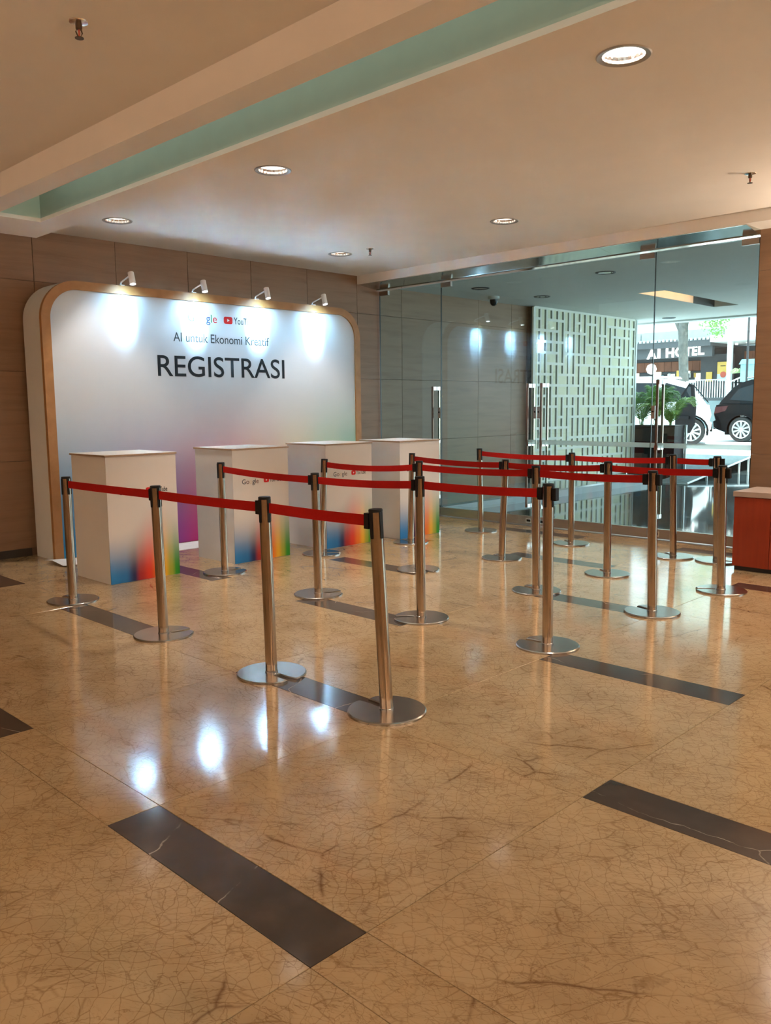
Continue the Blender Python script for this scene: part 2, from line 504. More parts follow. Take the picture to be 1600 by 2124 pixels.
for i in range(-4, 6):
    u0 = 1.267 + SU * i - (0 if i < 2 else 0.002 * i)
    for j in range(-6, 8):
        v0 = 1.53 + SV * j
        a, b_ = max(u0, -4), min(u0 + 0.2, 8.15)
        y1 = min(v0 + SV, 8.6)
        if b_ - a > 0.03:
            slab('inlay_strip' if (i + j) % 2 == 0 else 'floor_band', a, b_, v0, y1, M['dark_marble'] if (i + j) % 2 == 0 else M['marble'])
        a, b_ = max(u0 + 0.2, -4), min(u0 + SU, 8.15)
        if b_ - a > 0.03:
            slab('floor_tile', a, b_, v0, y1, M['marble'])

# ------------------------------------------------------------------ walls
wall = MB().box(-4, 11.62, WV + 0.012, 8.75, -0.2, 3.55).build('wall_back', M['joint'])
tag(wall, kind='structure')
pcache = {}
for i in range(-14, 5):
    for k, (z0, z1) in enumerate(((0.075, 0.925), (0.925, 1.775), (1.775, 2.625), (2.625, 3.12))):
        x0 = 7.795 + 0.851 * i; x1 = min(x0 + 0.851, 11.62)
        if x1 < -4 or x1 - x0 < 0.05: continue
        key = (k, round(x1 - x0, 3))
        if key not in pcache:
            q = MB(); c = 0.0015; w = x1 - x0; h = z1 - z0
            vs = [(c, 0.014, c), (w - c, 0.014, c), (w - c, 0.014, h - c), (c, 0.014, h - c), (2 * c, 0, 2 * c), (w - 2 * c, 0, 2 * c), (w - 2 * c, 0, h - 2 * c), (2 * c, 0, h - 2 * c)]
            q.add(vs, [(4, 5, 6, 7), (0, 1, 5, 4), (1, 2, 6, 5), (2, 3, 7, 6), (3, 0, 4, 7), (3, 2, 1, 0)])
            pcache[key] = q.mesh('wall_panel', M['stone'])
        link('wall_panel', pcache[key], wall, (x0, WV, z0))
base = MB().box(-4, 3.36, WV - 0.006, WV + 0.013, 0, 0.078).box(7.45, 8.14, WV - 0.006, WV + 0.013, 0, 0.078).build('baseboard_back', plain('dark_skirting', (0.05, 0.045, 0.035), 0.3))
tag(base, kind='structure')

wr = MB().box(8.2, 8.5, 0.5, 3.135, -0.2, 3.5).box(8.2, 8.5, -5, -4.5, -0.2, 3.5).box(8.2, 8.5, -4.5, 0.5, 2.95, 3.5).box(8.2, 8.5, -4.5, 0.5, -0.2, 0.1).build('wall_right', M['joint'])
tag(wr, kind='structure')
for k, (z0, z1) in enumerate(((0.0, 0.925), (0.925, 1.775), (1.775, 2.625), (2.625, 3.10))):
    for j in range(0, 3):
        y1 = 3.14 - 0.88 * j; y0 = y1 - 0.878
        MB().box(8.172, 8.201, y0, y1, z0, z1 - 0.002).build('wall_panel', M['stone'], wr)
w1 = thing('fill_window_1', None, None, kind='structure')  # added window out of view, letting in extra daylight
for j in range(4):
    MB().box(8.30, 8.312, -4.49 + 1.245 * j, -3.25 + 1.245 * j, 0.11, 2.94).build('glass_pane', M['glass'], w1)
tag(MB().box(-4.3, -4, -5, 8.75, -0.2, 3.55).build('wall_left', M['stone']), kind='structure')
tag(MB().box(-4.3, 8.5, -5.3, -5, -0.2, 3.55).build('wall_front', M['stone']), kind='structure')

# ------------------------------------------------------------------ ceiling with round openings for the downlights
LR = 0.113
lamps = [  # u, v, colour, label
    (3.940, 2.21, NEUT, 'largest round recessed downlight, at upper right of the ceiling'),
    (3.945, 4.98, NEUT, 'round recessed downlight in the middle of the ceiling beside the light trough'),
    (3.940, 7.24, NEUT, 'round recessed downlight beside the far end of the light trough'),
    (6.540, 4.85, NEUT, 'round recessed downlight nearest the glass doors'),
    (6.560, 7.12, NEUT, 'smallest round recessed downlight, near the stone wall corner'),
    (6.550, 2.00, COOL, None), (3.94, -0.55, COOL, None), (6.55, -0.55, COOL, None),  # added fill downlights, out of view
]


def holed(mb, x0, x1, y0, y1, z, holes):
    """a sheet split into strips, each strip cut only by the lamps of its own column"""
    cols = []
    for h in sorted(holes):
        if not cols or h[0] - cols[-1][0][0] > 0.3: cols.append([h])
        else: cols[-1].append(h)
    x = x0
    for col in cols:
        cx = sum(h[0] for h in col) / len(col)
        mb.add([(x, y0, z), (cx - 0.2, y0, z), (cx - 0.2, y1, z), (x, y1, z)], [(3, 2, 1, 0)])
        y = y0
        for h in sorted(col, key=lambda h: h[1]):
            mb.add([(cx - 0.2, y, z), (cx + 0.2, y, z), (cx + 0.2, h[1] - 0.2, z), (cx - 0.2, h[1] - 0.2, z)], [(3, 2, 1, 0)])
            n = 32; vs = []
            for k in range(n):
                t = 2 * PI * k / n + PI / 4
                c_, s_ = math.cos(t), math.sin(t); e = 0.2 / max(abs(c_), abs(s_))
                vs += [(h[0] + LR * c_, h[1] + LR * s_, z), (cx + e * c_, h[1] + e * s_, z)]
            mb.add(vs, [(2 * k, 2 * k + 1, (2 * k + 3) % (2 * n), (2 * k + 2) % (2 * n)) for k in range(n)])
            y = h[1] + 0.2
        mb.add([(cx - 0.2, y, z), (cx + 0.2, y, z), (cx + 0.2, y1, z), (cx - 0.2, y1, z)], [(3, 2, 1, 0)])
        x = cx + 0.2
    mb.add([(x, y0, z), (x1, y0, z), (x1, y1, z), (x, y1, z)], [(3, 2, 1, 0)])


cm = MB()
TU0, TU1, TV1, TV0 = 2.565, 3.37, 7.66, -3.0      # light trough footprint
holed(cm, -4, TU0, -5, WV + 0.02, CZ, [l for l in lamps if l[0] < TU0])
holed(cm, TU1, 7.8, -5, WV + 0.02, CZ, [l for l in lamps if l[0] > TU1])
cm.add([(TU0, TV1, CZ), (TU1, TV1, CZ), (TU1, WV + .02, CZ), (TU0, WV + .02, CZ)], [(3, 2, 1, 0)])
cm.add([(TU0, -5, CZ), (TU1, -5, CZ), (TU1, TV0, CZ), (TU0, TV0, CZ)], [(3, 2, 1, 0)])
cm.box(-4.3, 8.6, -5.3, 8.75, 3.48, 3.6)
tag(cm.build('ceiling', M['plaster']), kind='structure')

# dropped light trough: a hollow box open at the bottom, turquoise inside
ZB = 2.935
tr = thing('trim_1', None, None, kind='structure')
SU0, SU1, SV1, SV0 = 2.745, 3.125, 7.0, -2.6
shell = MB()
rings = []
outer = [(TU0, TV0), (TU1, TV0), (TU1, TV1), (TU0, TV1)]
inner = [(SU0, SV0), (SU1, SV0), (SU1, SV1), (SU0, SV1)]
shell.add([(x, y, ZB) for x, y in outer] + [(x, y, ZB) for x, y in inner] + [(x, y, 3.2) for x, y in outer] + [(x, y, 2.965) for x, y in inner],
          [(k, (k + 1) % 4, 4 + (k + 1) % 4, 4 + k) for k in range(4)] + [(8 + k, 8 + (k + 1) % 4, (k + 1) % 4, k) for k in range(4)]
          + [(4 + k, 4 + (k + 1) % 4, 12 + (k + 1) % 4, 12 + k) for k in range(4)])
shell.build('trough_shell', M['plaster'], tr)
MB().box(SU1 + 0.002, SU1 + 0.03, SV0, SV1 + 0.03, 2.966, 3.45).build('trough_side', M['turq'], tr)
MB().box(SU0 - 0.03, SU0 - 0.002, SV0, SV1 + 0.03, 2.966, 3.45).build('trough_side', M['turq'], tr)
MB().box(SU0 - 0.03, SU1 + 0.03, SV1 + 0.002, SV1 + 0.03, 2.966, 3.45).build('trough_end', M['turq_light'], tr)
MB().box(SU0 - 0.03, SU1 + 0.03, SV0 - 0.03, SV0 - 0.002, 2.966, 3.45).build('trough_end', M['turq_light'], tr)
MB().box(SU0 - 0.03, SU1 + 0.03, SV0, SV1 + 0.03, 3.45, 3.47).build('trough_top', M['turq_light'], tr)
lt = bpy.data.lights.new('trough_lamp', 'AREA'); lt.shape = 'RECTANGLE'; lt.size = 0.12; lt.size_y = 9.0; lt.energy = 6; lt.color = (0.85, 1, 0.92)
lo = bpy.data.objects.new('trough_lamp', lt); COL.objects.link(lo); lo.parent = tr; lo.location = (2.86, 2.2, 3.43)

# soffit and metal lining above the doors
sf = MB().prism([(7.8, 3.1), (7.8, 2.992), (7.83, 2.992), (8.2, 2.999), (8.45, 2.999), (8.45, 3.5), (7.8, 3.5)], 1, 3.14, WV + 0.01).build('trim_2', M['plaster'])
tag(sf, kind='structure')
sf2 = MB().box(7.8, 8.5, -5, 3.14, 2.995, 3.5).build('trim_3', M['plaster']); tag(sf2, kind='structure')
t4 = thing('trim_4', None, None, kind='structure')
for a, b_ in ((3.14, 4.62), (4.622, 5.60), (5.602, 7.05), (7.052, 8.148)):
    MB().prism([(7.82, 2.991), (8.15, 2.953), (8.15, 2.945), (8.25, 2.945), (8.25, 2.998), (7.82, 2.998)], 1, a, b_).build('lining_panel', M['transom'], t4)
MB().box(7.812, 7.822, 3.14, 8.148, 2.986, 2.998).build('lining_edge', M['chrome'], t4)

# ------------------------------------------------------------------ glass doors
leaves = [(7.052, 8.13, 'hi', 'lo'), (5.598, 7.046, 'lo', 'hi'), (4.188, 5.590, 'hi', 'lo'), (3.150, 4.182, 'lo', 'hi')]
hinge_end = ['y1', 'y1', 'y0', 'y0']
for n, (y0, y1, _, _) in enumerate(leaves):
    d = thing('door_%d' % (n + 1), None, None, (GU, 0, 0), kind='structure')
    MB().box(-0.006, 0.006, y0, y1, 0.108, 2.93).build('glass_pane', M['glass'], d)
    MB().box(-0.022, 0.022, y0, y1, 0.012, 0.112).build('kick_rail', M['kick'], d)
    hy = y1 if hinge_end[n] == 'y1' else y0
    sg = -1 if hinge_end[n] == 'y1' else 1
    a, b_ = sorted((hy + sg * 0.005, hy + sg * 0.165))
    MB().box(-0.018, 0.018, a, b_, 2.875, 2.93).build('patch_fitting', M['kick'], d)
    py = (y0 + 0.09) if hinge_end[n] == 'y1' else (y1 - 0.09)
    # pull bars on both faces with stand-offs
    for ey in ([y1] if n == 0 else [y0, y1] if n == 3 else [y1] if n == 1 else []):
        MB().box(-0.0075, 0.0075, ey - 0.003, ey + 0.003, 0.112, 2.93).build('edge_seal', M['seal'], d)
    for sx in (-1, 1):
        h = MB().box(sx * 0.062 - 0.009, sx * 0.062 + 0.009, py - 0.011, py + 0.011, 0.22, 1.655).build('pull_bar', M['bronze'] if sx < 0 else M['steel'], d)
        for zz in (0.24, 0.96, 1.63):
            MB().box(min(sx * 0.006, sx * 0.064), max(sx * 0.006, sx * 0.064), py - 0.02, py + 0.02, zz - 0.022, zz + 0.022).build('standoff', M['chrome'], h)
    ly = y0 + 0.022 if hinge_end[n] == 'y1' else y1 - 0.022
    lk = MB().box(-0.016, 0.016, ly - 0.018, ly + 0.018, 1.255, 1.39).build('lock_case', M['kick'], d)
    MB().lathe([(0.009, 0), (0.009, 0.006)], 12, Matrix.Translation((-0.016, ly, 1.33)) @ Matrix.Rotation(-PI / 2, 4, 'Y')).build('keyhole', M['black'], lk)
    fl = MB().box(-0.03, -0.021, py - 0.05, py + 0.03, 0.035, 0.09).build('floor_lock', M['chrome'], d)
    MB().box(-0.033, -0.0295, py - 0.035, py + 0.015, 0.05, 0.075).build('keyhole', M['black'], fl)
    if n >= 1:
        f0 = y0 + 0.001; f1 = y1 - 0.001 if n > 1 else y0 + 0.13
        MB().box(-0.0085, -0.0065, f0, f1, 0.958, 1.008).build('frosted_band', M['frost'], d)
tag(MB().box(8.13, 8.30, 3.14, 8.15, -0.02, 0.003).build('trim_5', M['kick']), kind='structure')


# ------------------------------------------------------------------ ceiling fixtures
OFF = {5: 'above the red cabinet', 6: 'right of the camera, nearer the trough', 7: 'right of the camera, nearer the right wall'}


def downlight():
    t = thing('downlight', 'x', 'ceiling light', (0, 0, CZ))
    q = MB()
    prof = [(0.104, -0.001), (0.128, -0.006), (0.134, -0.001), (0.134, 0.004)]
    q.lathe(prof, 40, cap0=False, cap1=False)
    q.build('ring', M['trim_white'], t, smooth=40)
    c = MB()
    n = 48; vs = []; fs = []
    for z, r in ((0.0, 0.105), (0.015, 0.104), (0.032, 0.100)):
        for k in range(n):
            rr = r * (1 - 0.03 * (k % 2))
            vs.append((rr * math.cos(2 * PI * k / n), rr * math.sin(2 * PI * k / n), z))
    for i in range(2):
        for k in range(n):
            fs.append((i * n + k, i * n + (k + 1) % n, (i + 1) * n + (k + 1) % n, (i + 1) * n + k))
    c.add(vs, fs)
    c.build('reflector', M['reflector'], t)
    MB().lathe([(0.099, 0.030), (0.099, 0.04)], 32).build('diffuser', M['lamp_glow'], t)
    return t


proto = downlight()
for k, (x, y, colr, lab) in enumerate(lamps):
    o = proto if k == 0 else copy_tree(proto)
    o.location = (x, y, CZ)
    if lab is None:
        lab = 'added round recessed fill downlight out of frame, ' + OFF[k]
    o['label'] = lab
    o['group'] = 'recessed ceiling downlights'
    if k < 5:                              # deep reflectors: a beam straight down, cut off towards the sides
        ld = bpy.data.lights.new('downlight_beam', 'SPOT'); ld.energy = BEAM_W * (0.15 if y > 7 else 1.0); ld.color = NEUT
        ld.spot_size = math.radians(74); ld.spot_blend = 0.5; ld.shadow_soft_size = 0.08
        lo = bpy.data.objects.new('downlight_beam', ld); COL.objects.link(lo); lo.parent = o; lo.location = (0, 0, 0.01)
        continue
    ld = bpy.data.lights.new('fill_downlight', 'AREA'); ld.shape = 'DISK'; ld.size = 0.17
    ld.energy = FILL_DOWN_W * (0.4 if k == 6 else 1.0); ld.color = colr
    lo = bpy.data.objects.new('fill_downlight', ld); COL.objects.link(lo); lo.parent = o; lo.location = (0, 0, 0.015)


def sprinkler(x, y, lab):
    t = thing('fire_sprinkler', lab, 'sprinkler', (x, y, CZ), group='ceiling fire sprinklers')
    MB().lathe([(0.042, 0), (0.040, -0.004), (0.016, -0.010)], 24, cap0=False).build('cover_plate', M['reflector'], t, smooth=40)
    q = MB().lathe([(0.014, -0.005), (0.014, -0.03), (0.009, -0.034)], 12)
    for s in (-1, 1):
        q.tube([(s * 0.010, 0, -0.03), (s * 0.015, 0, -0.045), (s * 0.004, 0, -0.066)], 0.003, 6)
    q.build('body', M['brass'], t)
    MB().lathe([(0.004, -0.03), (0.004, -0.06)], 8).build('bulb', M['poster_r'], t)
    MB().lathe([(0.019, -0.070), (0.019, -0.067), (0.006, -0.064)], 16).build('deflector', M['brass'], t)


sprinkler(1.877, 3.707, 'dark fire sprinkler with wide cover plate on the near ceiling, upper left')
sprinkler(6.565, 2.618, 'small dark fire sprinkler on the ceiling near the right stone wall')
sprinkler(6.584, 6.669, 'small dark fire sprinkler beside the smallest downlight, above the display wall')

# added fill lamps unseen behind and beside the camera, lighting the ceiling from below
def fill_sconce(x, y, rz, watts, lab):
    t = thing('added_uplighter', lab, 'added wall lamp', (x, y, 2.05), rz, 'added fill uplighters')
    MB().box(0, 0.02, -0.10, 0.10, -0.12, 0.12).build('back_plate', M['brass'], t)
    MB().lathe([(0.03, -0.10), (0.09, 0.0), (0.15, 0.10), (0.145, 0.10), (0.085, 0.0), (0.02, -0.08)], 24, Matrix.Translation((0.17, 0, 0)), True, True).build('bowl', M['trim_white'], t, smooth=40)
    ld = bpy.data.lights.new('fill_uplight', 'AREA'); ld.shape = 'DISK'; ld.size = 0.24; ld.energy = watts; ld.color = (1.0, 0.84, 0.64)
    lo = bpy.data.objects.new('fill_uplight', ld); COL.objects.link(lo); lo.parent = t
    lo.location = (0.17, 0, 0.105); lo.rotation_euler = (PI, 0, 0)


fill_sconce(-4.0, 0.5, 0, FILL_UP_W * 0.5, 'added brass fill uplighter out of frame at left, nearest the camera')
fill_sconce(-4.0, 3.5, 0, FILL_UP_W * 0.5, 'added brass fill uplighter out of frame at left, middle of three')
fill_sconce(-4.0, 6.5, 0, FILL_UP_W * 0.5, 'added brass fill uplighter out of frame at left, nearest the back wall')
fill_sconce(-1.0, -5.0, PI / 2, FILL_UP_W * 0.8, 'added brass fill uplighter out of frame behind the camera, left of three')
fill_sconce(2.5, -5.0, PI / 2, FILL_UP_W * 0.8, 'added brass fill uplighter out of frame behind the camera, middle of three')
fill_sconce(6.0, -5.0, PI / 2, FILL_UP_W * 0.8, 'added brass fill uplighter out of frame behind the camera, right of three')
fill_sconce(8.172, 1.35, PI, FILL_UP_W * 0.4, 'added brass fill uplighter out of frame on the right stone wall')

# ------------------------------------------------------------------ belt posts
def base_outline(r, inset):
    R_ = r - inset
    hw_i = 0.017 + inset
    pts = []
    # slot centre line curls towards the rim
    def slot(x): return 0.9 * max(0, x - 0.06) ** 1.6 * 1.0
    a_hi = math.asin(min(1, (0.058) / R_)) ; a_lo = math.asin(-0.030 / R_)
    n = 56
    a0 = a_hi + inset * 3; a1 = 2 * PI + a_lo - inset * 3
    for k in range(n + 1):
        a = a0 + (a1 - a0) * k / n
        pts.append((R_ * math.cos(a), R_ * math.sin(a)))
    xs = [R_ * math.cos(a_lo) * f for f in (0.93, 0.8, 0.65, 0.5)]
    for x in xs: pts.append((x, slot(x) - hw_i - 0.008 * (x / R_) ** 2))
    for k in range(7):
        t = -PI / 2 - PI * k / 6
        pts.append((0.062 + hw_i * math.cos(t), slot(0.062) + hw_i * math.sin(t)))
    for x in reversed(xs): pts.append((x, slot(x) + hw_i + 0.004 * (x / R_) ** 2))
    return pts


bo = base_outline(0.185, 0.0); bi = base_outline(0.185, 0.005)
base_me = MB().loft([[(x, y, 0.0) for x, y in bo], [(x, y, 0.009) for x, y in bo], [(x, y, 0.0135) for x, y in bi]]).mesh('base_plate', M['base_steel'], 30)
pole_me = MB().lathe([(0.031, 0.012), (0.031, 0.937)], 32).mesh('pole', M['steel'], 40)
collar_me = MB().lathe([(0.034, 0.012), (0.034, 0.02), (0.031, 0.022)], 32, cap0=False, cap1=False).mesh('collar', M['base_steel'], 40)
cap_me = MB().lathe([(0.031, 0.936), (0.0325, 0.937), (0.0325, 0.947), (0.030, 0.950)], 32).mesh('cap', M['black'], 40)
slot_me = MB().prism([(-0.0085, 0.822), (-0.007, 0.817), (0.007, 0.817), (0.0085, 0.822), (0.0095, 0.937), (-0.0095, 0.937)], 0, 0.028, 0.0345).mesh('belt_slot', M['black'])

posts = [
    (2.739, 5.961, 0.925, -0.002, 0.002, 91), (2.692, 4.612, 0.942, -0.009, 0.009, -21), (2.670, 3.490, 0.952, -0.009, 0.009, -100), (2.690, 2.650, 0.953, -0.030, 0.030, 75),
    (4.132, 6.020, 0.952, -0.004, 0.004, -12), (4.103, 4.757, 0.925, -0.007, 0.007, -37), (4.084, 3.691, 0.954, -0.004, 0.004, 124), (4.103, 2.707, 0.961, -0.006, 0.006, 82),
    (5.290, 6.078, 0.920, 0.033, -0.033, -49), (5.321, 4.841, 0.946, 0.009, -0.009, -110), (5.297, 3.602, 0.958, -0.011, 0.011, 67), (5.255, 2.635, 0.969, -0.015, 0.016, 62),
    (6.368, 5.900, 0.930, 0.015, -0.015, 72), (6.247, 4.636, 0.918, 0.020, -0.021, 63), (6.229, 3.533, 0.944, -0.010, 0.010, 51), (6.223, 2.570, 0.952, -0.017, 0.017, 111),
    (7.491, 5.852, 0.933, -0.014, 0.015, -60), (7.374, 4.600, 0.930, -0.005, 0.005, 56), (7.351, 3.493, 0.951, -0.022, 0.022, 53), (7.399, 3.106, 0.945, -0.020, 0.021, -93)]
ROWS = ['front barrier row', 'second barrier row', 'third barrier row', 'fourth barrier row', 'rear barrier row']
POS = ['leftmost', 'second from left', 'third from left', 'rightmost']
EXTRA = {0: 'before the near counter', 3: 'leaning, the nearest post of all', 15: 'beside the red cabinet', }
heads = []
for k, (x, y, H, lx, ly, sa) in enumerate(posts):
    row, i = divmod(k, 4)
    lab = 'brushed steel belt post, %s in the %s' % (POS[i], ROWS[row])
    if k in EXTRA and k != 0: lab += ', ' + EXTRA[k]
    t = thing('belt_post', lab, 'belt post', (x, y, 0), 0, 'retractable belt posts')
    t.scale = (1, 1, H / 0.95)
    tilt = Vector((0, 0, 1)).rotation_difference(Vector((lx, ly, 0.95)).normalized()).to_euler()
    bl = link('base_plate', base_me, t, rot=(0, 0, math.radians(sa)))
    for nm, me in (('pole', pole_me), ('collar', collar_me), ('cap', cap_me)):
        link(nm, me, t, rot=tilt)
    if i < 3: nx = posts[k + 1]; ang = math.atan2(nx[1] - y, nx[0] - x)
    else: pv = posts[k - 1]; ang = math.atan2(y - pv[1], x - pv[0])
    for q in range(4):
        o = link('belt_slot', slot_me, t)
        o.matrix_local = Euler(tilt).to_matrix().to_4x4() @ Matrix.Rotation(ang + q * PI / 2, 4, 'Z')
    hd = Vector((x, y, 0)) + Vector((lx, ly, 0.95)).normalized() * 0.95 * (0.893 / 0.95)
    hd.z *= H / 0.95
    heads.append((hd, ang))
    if i == 3 and row > 0:
        # an unused belt clip parked on the far side of the last post
        c = MB().box(0.036, 0.060, -0.017, 0.017, 0.855, 0.926).build('parked_clip', M['black'], t)
        c.matrix_local = Euler(tilt).to_matrix().to_4x4() @ Matrix.Rotation(ang, 4, 'Z')

sags = [0.002, 0.004, 0.004, 0.010, 0.010, 0.008, 0.022, 0.012, 0.010, 0.014, 0.012, 0.010, 0.014, 0.010, 0.004]
bk = 0
for row in range(5):
    for i in range(3):
        A, an = heads[row * 4 + i]; B, _ = heads[row * 4 + i + 1]
        d = (B - A); L = d.length; d.normalize()
        side = Vector((-d.y, d.x, 0)).normalized()
        p0 = A + d * 0.037; p1 = B - d * 0.062
        lab = 'red belt between the %s and %s posts of the %s' % (('leftmost', 'second', 'third')[i], ('second', 'third', 'rightmost')[i], ROWS[row])
        t = thing('barrier_belt', lab, 'barrier belt', p0, 0, 'red barrier belts')
        n = 16; q = MB(); rings = []
        for s in range(n + 1):
            f = s / n
            c = (p1 - p0) * f + Vector((0, 0, -4 * sags[bk] * f * (1 - f)))
            tw = 0.002 * math.sin(f * PI * 2)
            hh = 0.0260
            rings.append([c + side * (0.0011 + tw) + Vector((0, 0, hh)), c - side * (0.0011 - tw) + Vector((0, 0, hh)),
                          c - side * (0.0011 + tw) - Vector((0, 0, hh)), c + side * (0.0011 - tw) - Vector((0, 0, hh))])
        q.loft([[tuple(p) for p in r] for r in rings])
        q.build('webbing', M['belt'], t)
        mm = Matrix.Translation(p1 - p0) @ Matrix.Rotation(math.atan2(d.y, d.x), 4, 'Z')
        q = MB().box(-0.004, 0.025, -0.014, 0.014, -0.038, 0.034, mm)
        q.box(-0.012, -0.004, -0.006, 0.006, -0.028, 0.028, mm)
        q.build('belt_clip', M['black'], t)
        bk += 1


# ------------------------------------------------------------------ lettering
def text_mesh(txt, mats, bold=0.0, char_mats=None, sharp=None):
    cu = bpy.data.curves.new('lettering', 'FONT')
    cu.body = txt; cu.size = 1; cu.offset = bold; cu.extrude = 0; cu.resolution_u = 6
    for m in mats: cu.materials.append(m)
    if char_mats:
        for ch, mi in zip(cu.body_format, char_mats): ch.material_index = mi
    o = bpy.data.objects.new('lettering', cu); COL.objects.link(o)
    dg = bpy.context.evaluated_depsgraph_get()
    me = bpy.data.meshes.new_from_object(o.evaluated_get(dg))
    bpy.data.objects.remove(o)
    return me


def lettering(name, txt, mats, x0, x1, zc, zh, y, parent, bold=0.0, char_mats=None):
    """flat letters facing -y, fitted between x0 and x1; zc baseline, zh height of the capitals"""
    me = text_mesh(txt, mats, bold, char_mats)
    xs = [v.co.x for v in me.vertices]; a, b_ = min(xs), max(xs)
    cap = 0.70
    for v in me.vertices:
        X = x0 + (v.co.x - a) / (b_ - a) * (x1 - x0); Z = zc + v.co.y / cap * zh
        v.co = (X, y, Z)
    return link(name, me, parent)


def play_badge(x0, x1, z0, z1, y, parent, red):
    pts = []; r = (z1 - z0) * 0.28
    for cx, cz, a0 in ((x1 - r, z1 - r, 0), (x0 + r, z1 - r, 90), (x0 + r, z0 + r, 180), (x1 - r, z0 + r, 270)):
        for k in range(5):
            a = math.radians(a0 + 90 * k / 4); pts.append((cx + r * math.cos(a), cz + r * math.sin(a)))
    o = MB().prism(pts, 1, y, y - 0.0012).build('play_badge', red, parent)
    w, h = x1 - x0, z1 - z0
    MB().prism([(x0 + 0.40 * w, z0 + 0.30 * h), (x0 + 0.66 * w, z0 + 0.5 * h), (x0 + 0.40 * w, z0 + 0.70 * h)], 1, y - 0.0012, y - 0.0022).build('play_mark', M['white'], o)


GM = [M['logo_blue'], M['logo_red'], M['logo_yellow'], M['logo_green']]
GC = [plain('dark_blue_ink', (0.03, 0.035, 0.06), 0.6, spec=0.2), plain('dark_red_ink', (0.11, 0.03, 0.025), 0.6, spec=0.2), plain('pale_yellow_ink', (0.62, 0.50, 0.34), 0.6, spec=0.2), plain('dark_green_ink', (0.03, 0.06, 0.035), 0.6, spec=0.2)]
GI = [0, 1, 2, 0, 3, 1]

# ------------------------------------------------------------------ display wall
BX0, BX1, BY, BZ = 3.385, 7.40, 7.69, 2.60
dw = thing('display_wall', 'white rounded display wall with tan frame reading REGISTRASI against the stone wall', 'display wall', (BX0, BY, 0))
BW = BX1 - BX0


def round_top(x0, x1, z0, z1, r, n=14):
    pts = [(x0, z0), (x1, z0)]
    for k in range(n + 1):
        a = PI / 2 * k / n; pts.append((x1 - r + r * math.cos(a), z1 - r + r * math.sin(a)))
    for k in range(n + 1):
        a = PI / 2 + PI / 2 * k / n; pts.append((x0 + r + r * math.cos(a), z1 - r + r * math.sin(a)))
    return pts


# white body behind
MB().prism(round_top(0.0, BW, 0.0, BZ, 0.36), 1, 0.045, 0.40).build('body', M['side_white'], dw, smooth=35)
fo = round_top(0.0, BW, 0.0, BZ, 0.36); fi = round_top(0.085, BW - 0.085, 0.0, BZ - 0.082, 0.275)
fr = MB(); n = len(fo)
vs = [(x, 0, z) for x, z in fo] + [(x, 0, z) for x, z in fi] + [(x, 0.044, z) for x, z in fo] + [(x, 0.044, z) for x, z in fi]
fs = []
for k in range(1, n):
    j = (k + 1) % n
    fs += [(k, j, n + j, n + k), (2 * n + k, 3 * n + k, 3 * n + j, 2 * n + j), (k, 2 * n + k, 2 * n + j, j), (n + k, n + j, 3 * n + j, 3 * n + k)]
fs += [(0, n, 3 * n, 2 * n), (1, 2 * n + 1, 3 * n + 1, n + 1)]
fr.add(vs, fs)
fr.build('frame', M['frame_wood'], dw, smooth=35)
back_hues = [(0.02, (0.03, 0.27, 0.55)), (0.10, (0.10, 0.26, 0.62)), (0.20, (0.16, 0.15, 0.52)), (0.30, (0.25, 0.06, 0.36)), (0.39, (0.50, 0.03, 0.20)),
             (0.50, (0.75, 0.10, 0.13)), (0.62, (0.82, 0.30, 0.12)), (0.75, (0.80, 0.58, 0.16)), (0.88, (0.35, 0.62, 0.25)), (0.98, (0.08, 0.50, 0.24))]
bp = gradient_print('display_print', (0.60, 0.65, 0.72), 0.085, BW - 0.085, back_hues, -0.05,
                    [(0.0, 0.86), (0.25, 0.80), (0.45, 0.86), (0.6, 0.90), (0.8, 0.86), (1.0, 0.95)])
# heights in the ramp are halved (ramps hold 0..1): doubled here
for n_ in bp.node_tree.nodes:
    if n_.type == 'VALTORGB' and n_.color_ramp.interpolation == 'B_SPLINE':
        dbl = bp.node_tree.nodes.new('ShaderNodeMath'); dbl.operation = 'MULTIPLY'; dbl.inputs[1].default_value = 2.0
        tos = [l.to_socket for l in n_.outputs[0].links]
        bp.node_tree.links.new(n_.outputs[0], dbl.inputs[0])
        for t_ in tos: bp.node_tree.links.new(dbl.outputs[0], t_)
MB().prism(round_top(0.085, BW - 0.085, 0.004, BZ - 0.082, 0.275), 1, 0.018, 0.044).build('printed_panel', bp, dw)
ty = 0.0168
lettering('headline_lettering', 'REGISTRASI', [M['ink']], 4.562 - BX0, 6.20 - BX0, 1.742, 0.212, ty, dw, bold=0.006)
lettering('title_lettering', 'AI untuk Ekonomi Kreatif', [M['ink2']], 4.757 - BX0, 5.985 - BX0, 2.098, 0.092, ty, dw, bold=0.004)
lettering('logo_lettering', 'Google', GM, 4.935 - BX0, 5.296 - BX0, 2.312, 0.085, ty, dw, bold=0.0, char_mats=GI)
play_badge(5.385 - BX0, 5.497 - BX0, 2.310, 2.387, ty + 0.001, dw, M['logo_red'])
lettering('logo_lettering', 'YouTube', [M['ink2']], 5.515 - BX0, 5.80 - BX0, 2.314, 0.072, ty, dw, bold=0.01)

# spot lamps clipped on top of the display wall
spots = [(4.21, 'first white spot lamp from the left atop the display wall'), (5.02, 'second white spot lamp from the left on top of the display wall'),
         (5.83, 'third white spot lamp from the left on top of the display wall'), (6.66, 'rightmost white spot lamp atop the display wall')]


